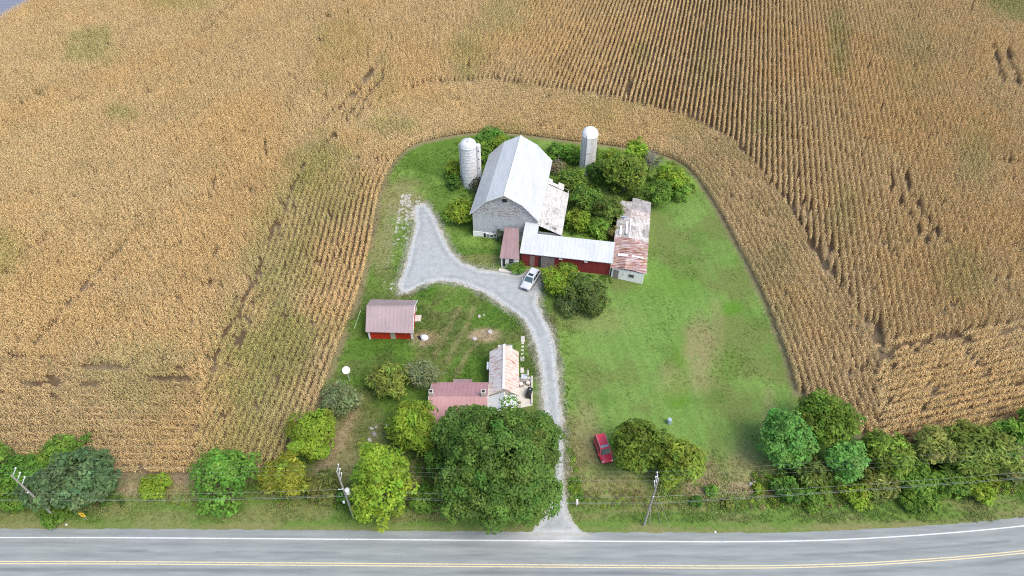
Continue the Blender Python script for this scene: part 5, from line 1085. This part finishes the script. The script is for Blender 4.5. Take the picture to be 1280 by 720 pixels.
# around the barn and the silos
plant(578, 264, 36, 4.6, 'lime', 'yellow green bush against the west wall of the barn', 'shrub', 'shrub', style='spray')
plant(570, 212, 24, 4.2, 'lime', 'small yellow green bush just west of the white silo', 'shrub', 'shrub', style='spray')
plant(567, 228, 20, 2.6, 'deep', 'dark low bush at the foot of the white silo', 'shrub', 'shrub')
plant(596, 232, 22, 2.6, (.07, .085, .04), 'twiggy dark vine at the base of the white silo', 'shrub', 'shrub', dead=.4)
plant(614, 172, 42, 3.0, 'bright', 'bright green bush behind the white silo at the corn edge', 'shrub', 'shrub', style='spray')
plant(600, 190, 30, 4.0, 'mid', 'mid green bush between white silo and barn roof', 'shrub', 'shrub', style='spray')
plant(624, 182, 26, 4.0, 'lime', 'yellow green bush behind the north west corner of the barn', 'shrub', 'shrub')
plant(696, 190, 30, 2.6, 'bright', 'light green bush at the corn edge north east of the barn', 'shrub', 'shrub', style='spray')
plant(716, 192, 26, 3.4, 'mid', 'green bush left of the grey silo', 'shrub', 'shrub', style='spray')
plant(696, 210, 22, 2.6, 'brownish', 'brown leafless thicket off the barn corner', 'shrub', 'shrub', dead=.55)
plant(716, 224, 36, 4.5, (.12, .19, .03), 'feathery olive green tree in front of the grey silo', style='spray')
plant(748, 214, 30, 4.0, 'deep', 'very dark green bush at the right foot of the grey silo', 'shrub', 'shrub')
plant(735, 246, 40, 5.0, (.11, .195, .03), 'dense green tree in the middle of the farmyard thicket', style='spray')
plant(722, 276, 30, 4.0, 'lime', 'yellow green bush beside the tin lean-to', 'shrub', 'shrub', style='spray')
plant(748, 284, 28, 3.4, 'mid', 'green bush behind the red stable roof', 'shrub', 'shrub', style='spray')
plant(762, 262, 34, 5.0, (.125, .185, .033), 'olive tree overhanging the rusty roof', style='spray')
plant(767, 292, 16, 2.6, (.15, .14, .04), 'yellowing bush at the corner of rusty roof and stable', 'shrub', 'shrub')
plant(783, 214, 58, 7.5, (.155, .22, .034), 'tall yellow topped tree east of the grey silo', zc=4.4, rz=3.8)
plant(796, 190, 34, 5.6, 'yellow', 'bright yellow green treetop behind the tall tree', style='spray')
plant(766, 200, 24, 4.6, 'lime', 'light green bush between grey silo and tall tree', 'shrub', 'shrub', style='spray')
plant(814, 200, 30, 4.0, (.13, .13, .09), 'bare grey twiggy tree at the corn edge', dead=.75, dens=.5)
plant(838, 222, 40, 5.2, 'lime', 'rounded green tree at the north east edge of the lawn')
plant(822, 240, 42, 4.6, 'mid', 'dark green tree beside the far end of the rusty roof')
plant(848, 240, 26, 3.4, 'mid', 'small green bush at the east edge of the thicket', 'shrub', 'shrub')
plant(800, 246, 26, 3.4, (.11, .18, .03), 'green bush overhanging the north end of the rusty roof', 'shrub', 'shrub')
plant(627, 289, 24, 2.6, (.06, .085, .03), 'dark climbing vine on the barn gable', 'shrub', 'vine', dead=.2, leaf=.2)
# hedgerow on the right
plant(982, 547, 78, 8, 'cyan', 'bright blue green tree at the left end of the hedgerow', leaf=.3, dens=1.1)
plant(1034, 523, 78, 8, (.13, .215, .026), 'broad olive green tree behind the blue green one', leaf=.28)
plant(1058, 574, 54, 6.5, 'cyan', 'smaller blue green tree in the middle of the hedgerow', leaf=.28)
plant(1014, 588, 44, 4.2, (.11, .15, .033), 'dark olive shrub between the two blue green trees', 'shrub', 'shrub', style='spray')
plant(984, 612, 40, 2.6, 'deep', 'low dark bush under the left blue green tree', 'shrub', 'shrub')
plant(1018, 620, 36, 2.2, 'mid', 'low green bush by the verge near the stones', 'shrub', 'shrub')
plant(1110, 564, 62, 5.5, (.145, .22, .03), 'feathery olive hedgerow tree right of the blue green pair', style='spray')
plant(1168, 558, 50, 5.5, (.26, .3, .07), 'pale yellow hedgerow tree with feathery shoots', style='spray')
plant(1225, 562, 82, 6.5, (.175, .235, .042), 'wide spreading yellow olive hedgerow tree', style='spray')
plant(1272, 580, 44, 4.5, (.22, .235, .1), 'pale straw green shrub at the right end of the hedgerow', 'shrub', 'shrub', style='spray', dead=.2)
plant(1268, 545, 40, 4.5, 'mid', 'dark green shrub behind the straw green one', 'shrub', 'shrub', style='spray')
plant(1140, 594, 56, 3.6, 'mid', 'mid green shrub below the pale yellow hedgerow tree', 'shrub', 'shrub', style='spray')
plant(1100, 602, 44, 3.0, (.18, .21, .05), 'yellowish shrub below the feathery olive tree', 'shrub', 'shrub', style='spray')
plant(1188, 600, 50, 3.2, 'mid', 'green shrub below the wide spreading tree, left one', 'shrub', 'shrub', style='spray')
plant(1228, 608, 44, 2.8, 'lime', 'bright green low shrub below the wide spreading tree', 'shrub', 'shrub', style='spray')
plant(1072, 618, 36, 2.2, 'lime', 'low yellow green bush by the verge under the smaller blue green tree', 'shrub', 'shrub')
plant(1150, 622, 50, 2.0, 'mid', 'low bush at the verge in the middle of the hedgerow', 'shrub', 'shrub')
plant(1325, 545, 90, 6, 'mid', 'green hedgerow tree beyond the right edge', style='spray')
plant(-45, 600, 90, 6, 'mid', 'green tree beyond the left edge', style='spray')
plant(889, 612, 16, 1.2, 'bright', 'small bright green bush on the bare patch east of the tree pair', 'shrub', 'shrub', leaf=.16)
plant(870, 626, 14, 1.0, 'deep', 'small dark bush on the bare patch beneath the wires', 'shrub', 'shrub', leaf=.16)
plant(947, 610, 12, .9, 'lime', 'tiny lime bush beside the jagged white stone', 'shrub', 'shrub', leaf=.16)
plant(910, 630, 16, .9, 'olive', 'small olive bush on the verge right of the bare patch', 'shrub', 'shrub', leaf=.16)
# weeds and undergrowth
def weeds(name, regions, seed):
    r = np.random.default_rng(seed); P_, T_, S_ = [], [], []
    for poly, n, cs, sc_ in regions:
        q = Gp(poly); lo, hi = q.min(0), q.max(0); p = np.c_[r.uniform(lo[0], hi[0], n*3), r.uniform(lo[1], hi[1], n*3)]; p = p[inside(p, q)][:n]
        p = p[(dist(p, road_c) > 6.9) & (sd(p, drive) < -.25)]; p = p[fbm(p, .5, seed) > .42]
        c_ = np.array([GREENS[c] if isinstance(c, str) else c for c in cs]); P_.append(p); T_.append(c_[r.integers(0, len(c_), len(p))]*r.lognormal(0, .2, (len(p), 1))); S_.append(r.uniform(.5, 1.2, len(p))*sc_)
    P_, T_, S_ = np.vstack(P_), np.vstack(T_), np.concatenate(S_)
    return scatter(name, np.c_[P_, np.zeros(len(P_))], np.c_[np.zeros((len(P_), 2)), r.uniform(0, 6.28, len(P_))], np.stack([S_, S_, S_*r.uniform(.7, 1.2, len(P_))], 1), T_, r.integers(0, 5, len(P_)), weed_src)
straw = (.24, .2, .09)
weeds('roadside_weeds', [([(-60, 620), (680, 622), (676, 648), (-60, 648)], 1300, ['olive', 'mid', straw, 'lime', straw], .75), ([(722, 615), (960, 612), (960, 640), (722, 640)], 420, ['olive', straw, straw, 'lime'], .6),
                         ([(940, 590), (1340, 570), (1340, 625), (1100, 642), (940, 640)], 1500, ['olive', 'mid', 'deep', 'lime', straw], 1.0), ([(706, 560), (716, 560), (730, 628), (712, 628)], 150, ['bright', 'mid', 'lime'], .8), ([(706, 480), (712, 480), (716, 560), (706, 560)], 50, ['bright', 'mid'], .5)], 81)
weeds('undergrowth', [([(600, 168), (700, 178), (740, 184), (840, 200), (872, 240), (815, 252), (770, 300), (715, 296), (700, 225), (680, 180), (600, 200)], 1900, ['mid', 'olive', 'lime', 'deep', 'mid'], 1.15), ([(560, 230), (592, 240), (592, 296), (575, 290)], 160, ['mid', 'bright'], .8),
                      ([(565, 180), (605, 170), (605, 230), (560, 235)], 180, ['mid', 'lime'], .9), ([(624, 330), (655, 330), (655, 346), (624, 344)], 70, ['mid', 'bright'], .6), ([(676, 340), (765, 346), (765, 356), (690, 352)], 120, ['mid', 'deep'], .7),
                      ([(0, 560), (130, 575), (160, 640), (0, 640)], 700, ['mid', 'bright', 'deep'], 1.1), ([(392, 480), (470, 480), (470, 525), (392, 525)], 140, ['mid', 'olive'], .5), ([(505, 560), (560, 570), (560, 640), (540, 640)], 160, ['mid', 'deep'], .8), ([(455, 412), (520, 424), (522, 432), (455, 430)], 90, ['mid', 'bright'], .5),
                      ([(800, 560), (870, 590), (870, 615), (800, 600)], 100, ['olive', 'mid'], .5)], 83)
# pebbles that spill from the gravel
bm = bmesh.new(); bmesh.ops.create_icosphere(bm, subdivisions=1, radius=.5); pv = np.array([v.co[:] for v in bm.verts]); pf = np.array([[v.index for v in f.verts] for f in bm.faces]); bm.free()
peb = []
for k in range(3):
    r = np.random.default_rng(900+k); peb.append(source('pebble', pv*r.uniform(.75, 1.2, (len(pv), 1))*np.array((1, .8, .55)), pf, np.ones((len(pv), 3)), M['weed']))
P = np.c_[rng.uniform(-22, 12, 60000), rng.uniform(38.5, 108, 60000)]; nearP = inside(P, Gp([(440, 690), (790, 690), (790, 300), (560, 215), (450, 215)])); P = P[nearP]
dd = sd(P, drive); uu, vv = UV(P[:, 0], P[:, 1]); pz_ = np.maximum((1-sstep(.3, 1.3, np.abs(dd)))*.5, np.maximum(1-sstep(.4, 1.3, np.hypot((uu-500)/42, (vv-285)/46)), 1-sstep(.4, 1.2, np.hypot((uu-490)/14, (vv-345)/30)))*.35)
P = P[(rng.random(len(P)) < pz_*.9) & (dist(P, road_c) > 3.3)]
S_ = rng.uniform(.06, .2, len(P)); scatter('loose_gravel', np.c_[P, np.full(len(P), .02)], np.c_[np.zeros((len(P), 2)), rng.uniform(0, 6, len(P))], np.stack([S_]*3, 1), np.array((.5, .48, .43))*rng.uniform(.7, 1.25, (len(P), 1)), rng.integers(0, 3, len(P)), peb)

# ------------------------------------------------------------------ light, sky, camera
EL, AZ = math.radians(58), math.radians(128)         # sun height; bearing from north (+Y) clockwise
w = bpy.data.worlds.new('World'); sc.world = w; w.use_nodes = True; nt = w.node_tree
sky = nt.nodes.new('ShaderNodeTexSky'); sky.sky_type = 'NISHITA'; sky.sun_disc = False; sky.sun_elevation = EL; sky.sun_rotation = AZ; sky.air_density = 1.0; sky.dust_density = 3.0; sky.ozone_density = 1.0
bg = nt.nodes['Background']; bg.inputs['Strength'].default_value = .15; nt.links.new(sky.outputs[0], bg.inputs['Color'])
sun = bpy.data.lights.new('sun', 'SUN'); sun.energy = 1.3; sun.angle = math.radians(28); sun.color = (1, .95, .88)
so = bpy.data.objects.new('sun', sun); col.objects.link(so); so.location = (60, 40, 90)
so.rotation_euler = Vector((math.sin(AZ)*math.cos(EL), math.cos(AZ)*math.cos(EL), math.sin(EL))).to_track_quat('Z', 'Y').to_euler()
cam = bpy.data.cameras.new('camera'); co = bpy.data.objects.new('camera', cam); col.objects.link(co)
co.location = (0, 0, CH); co.rotation_euler = (PI/2-PT, 0, 0); cam.sensor_width = 36; cam.lens = F/1280*36; cam.clip_end = 8000; cam.clip_start = .5
sc.camera = co
vs_ = sc.view_settings; vs_.view_transform = 'Standard'; vs_.look = 'None'; vs_.gamma = 1; vs_.use_curve_mapping = False; vs_.exposure = .92
sc.cycles.max_bounces = 8; sc.cycles.diffuse_bounces = 5; sc.cycles.transmission_bounces = 5; sc.cycles.use_denoising = False; sc.cycles.filter_width = 1.1
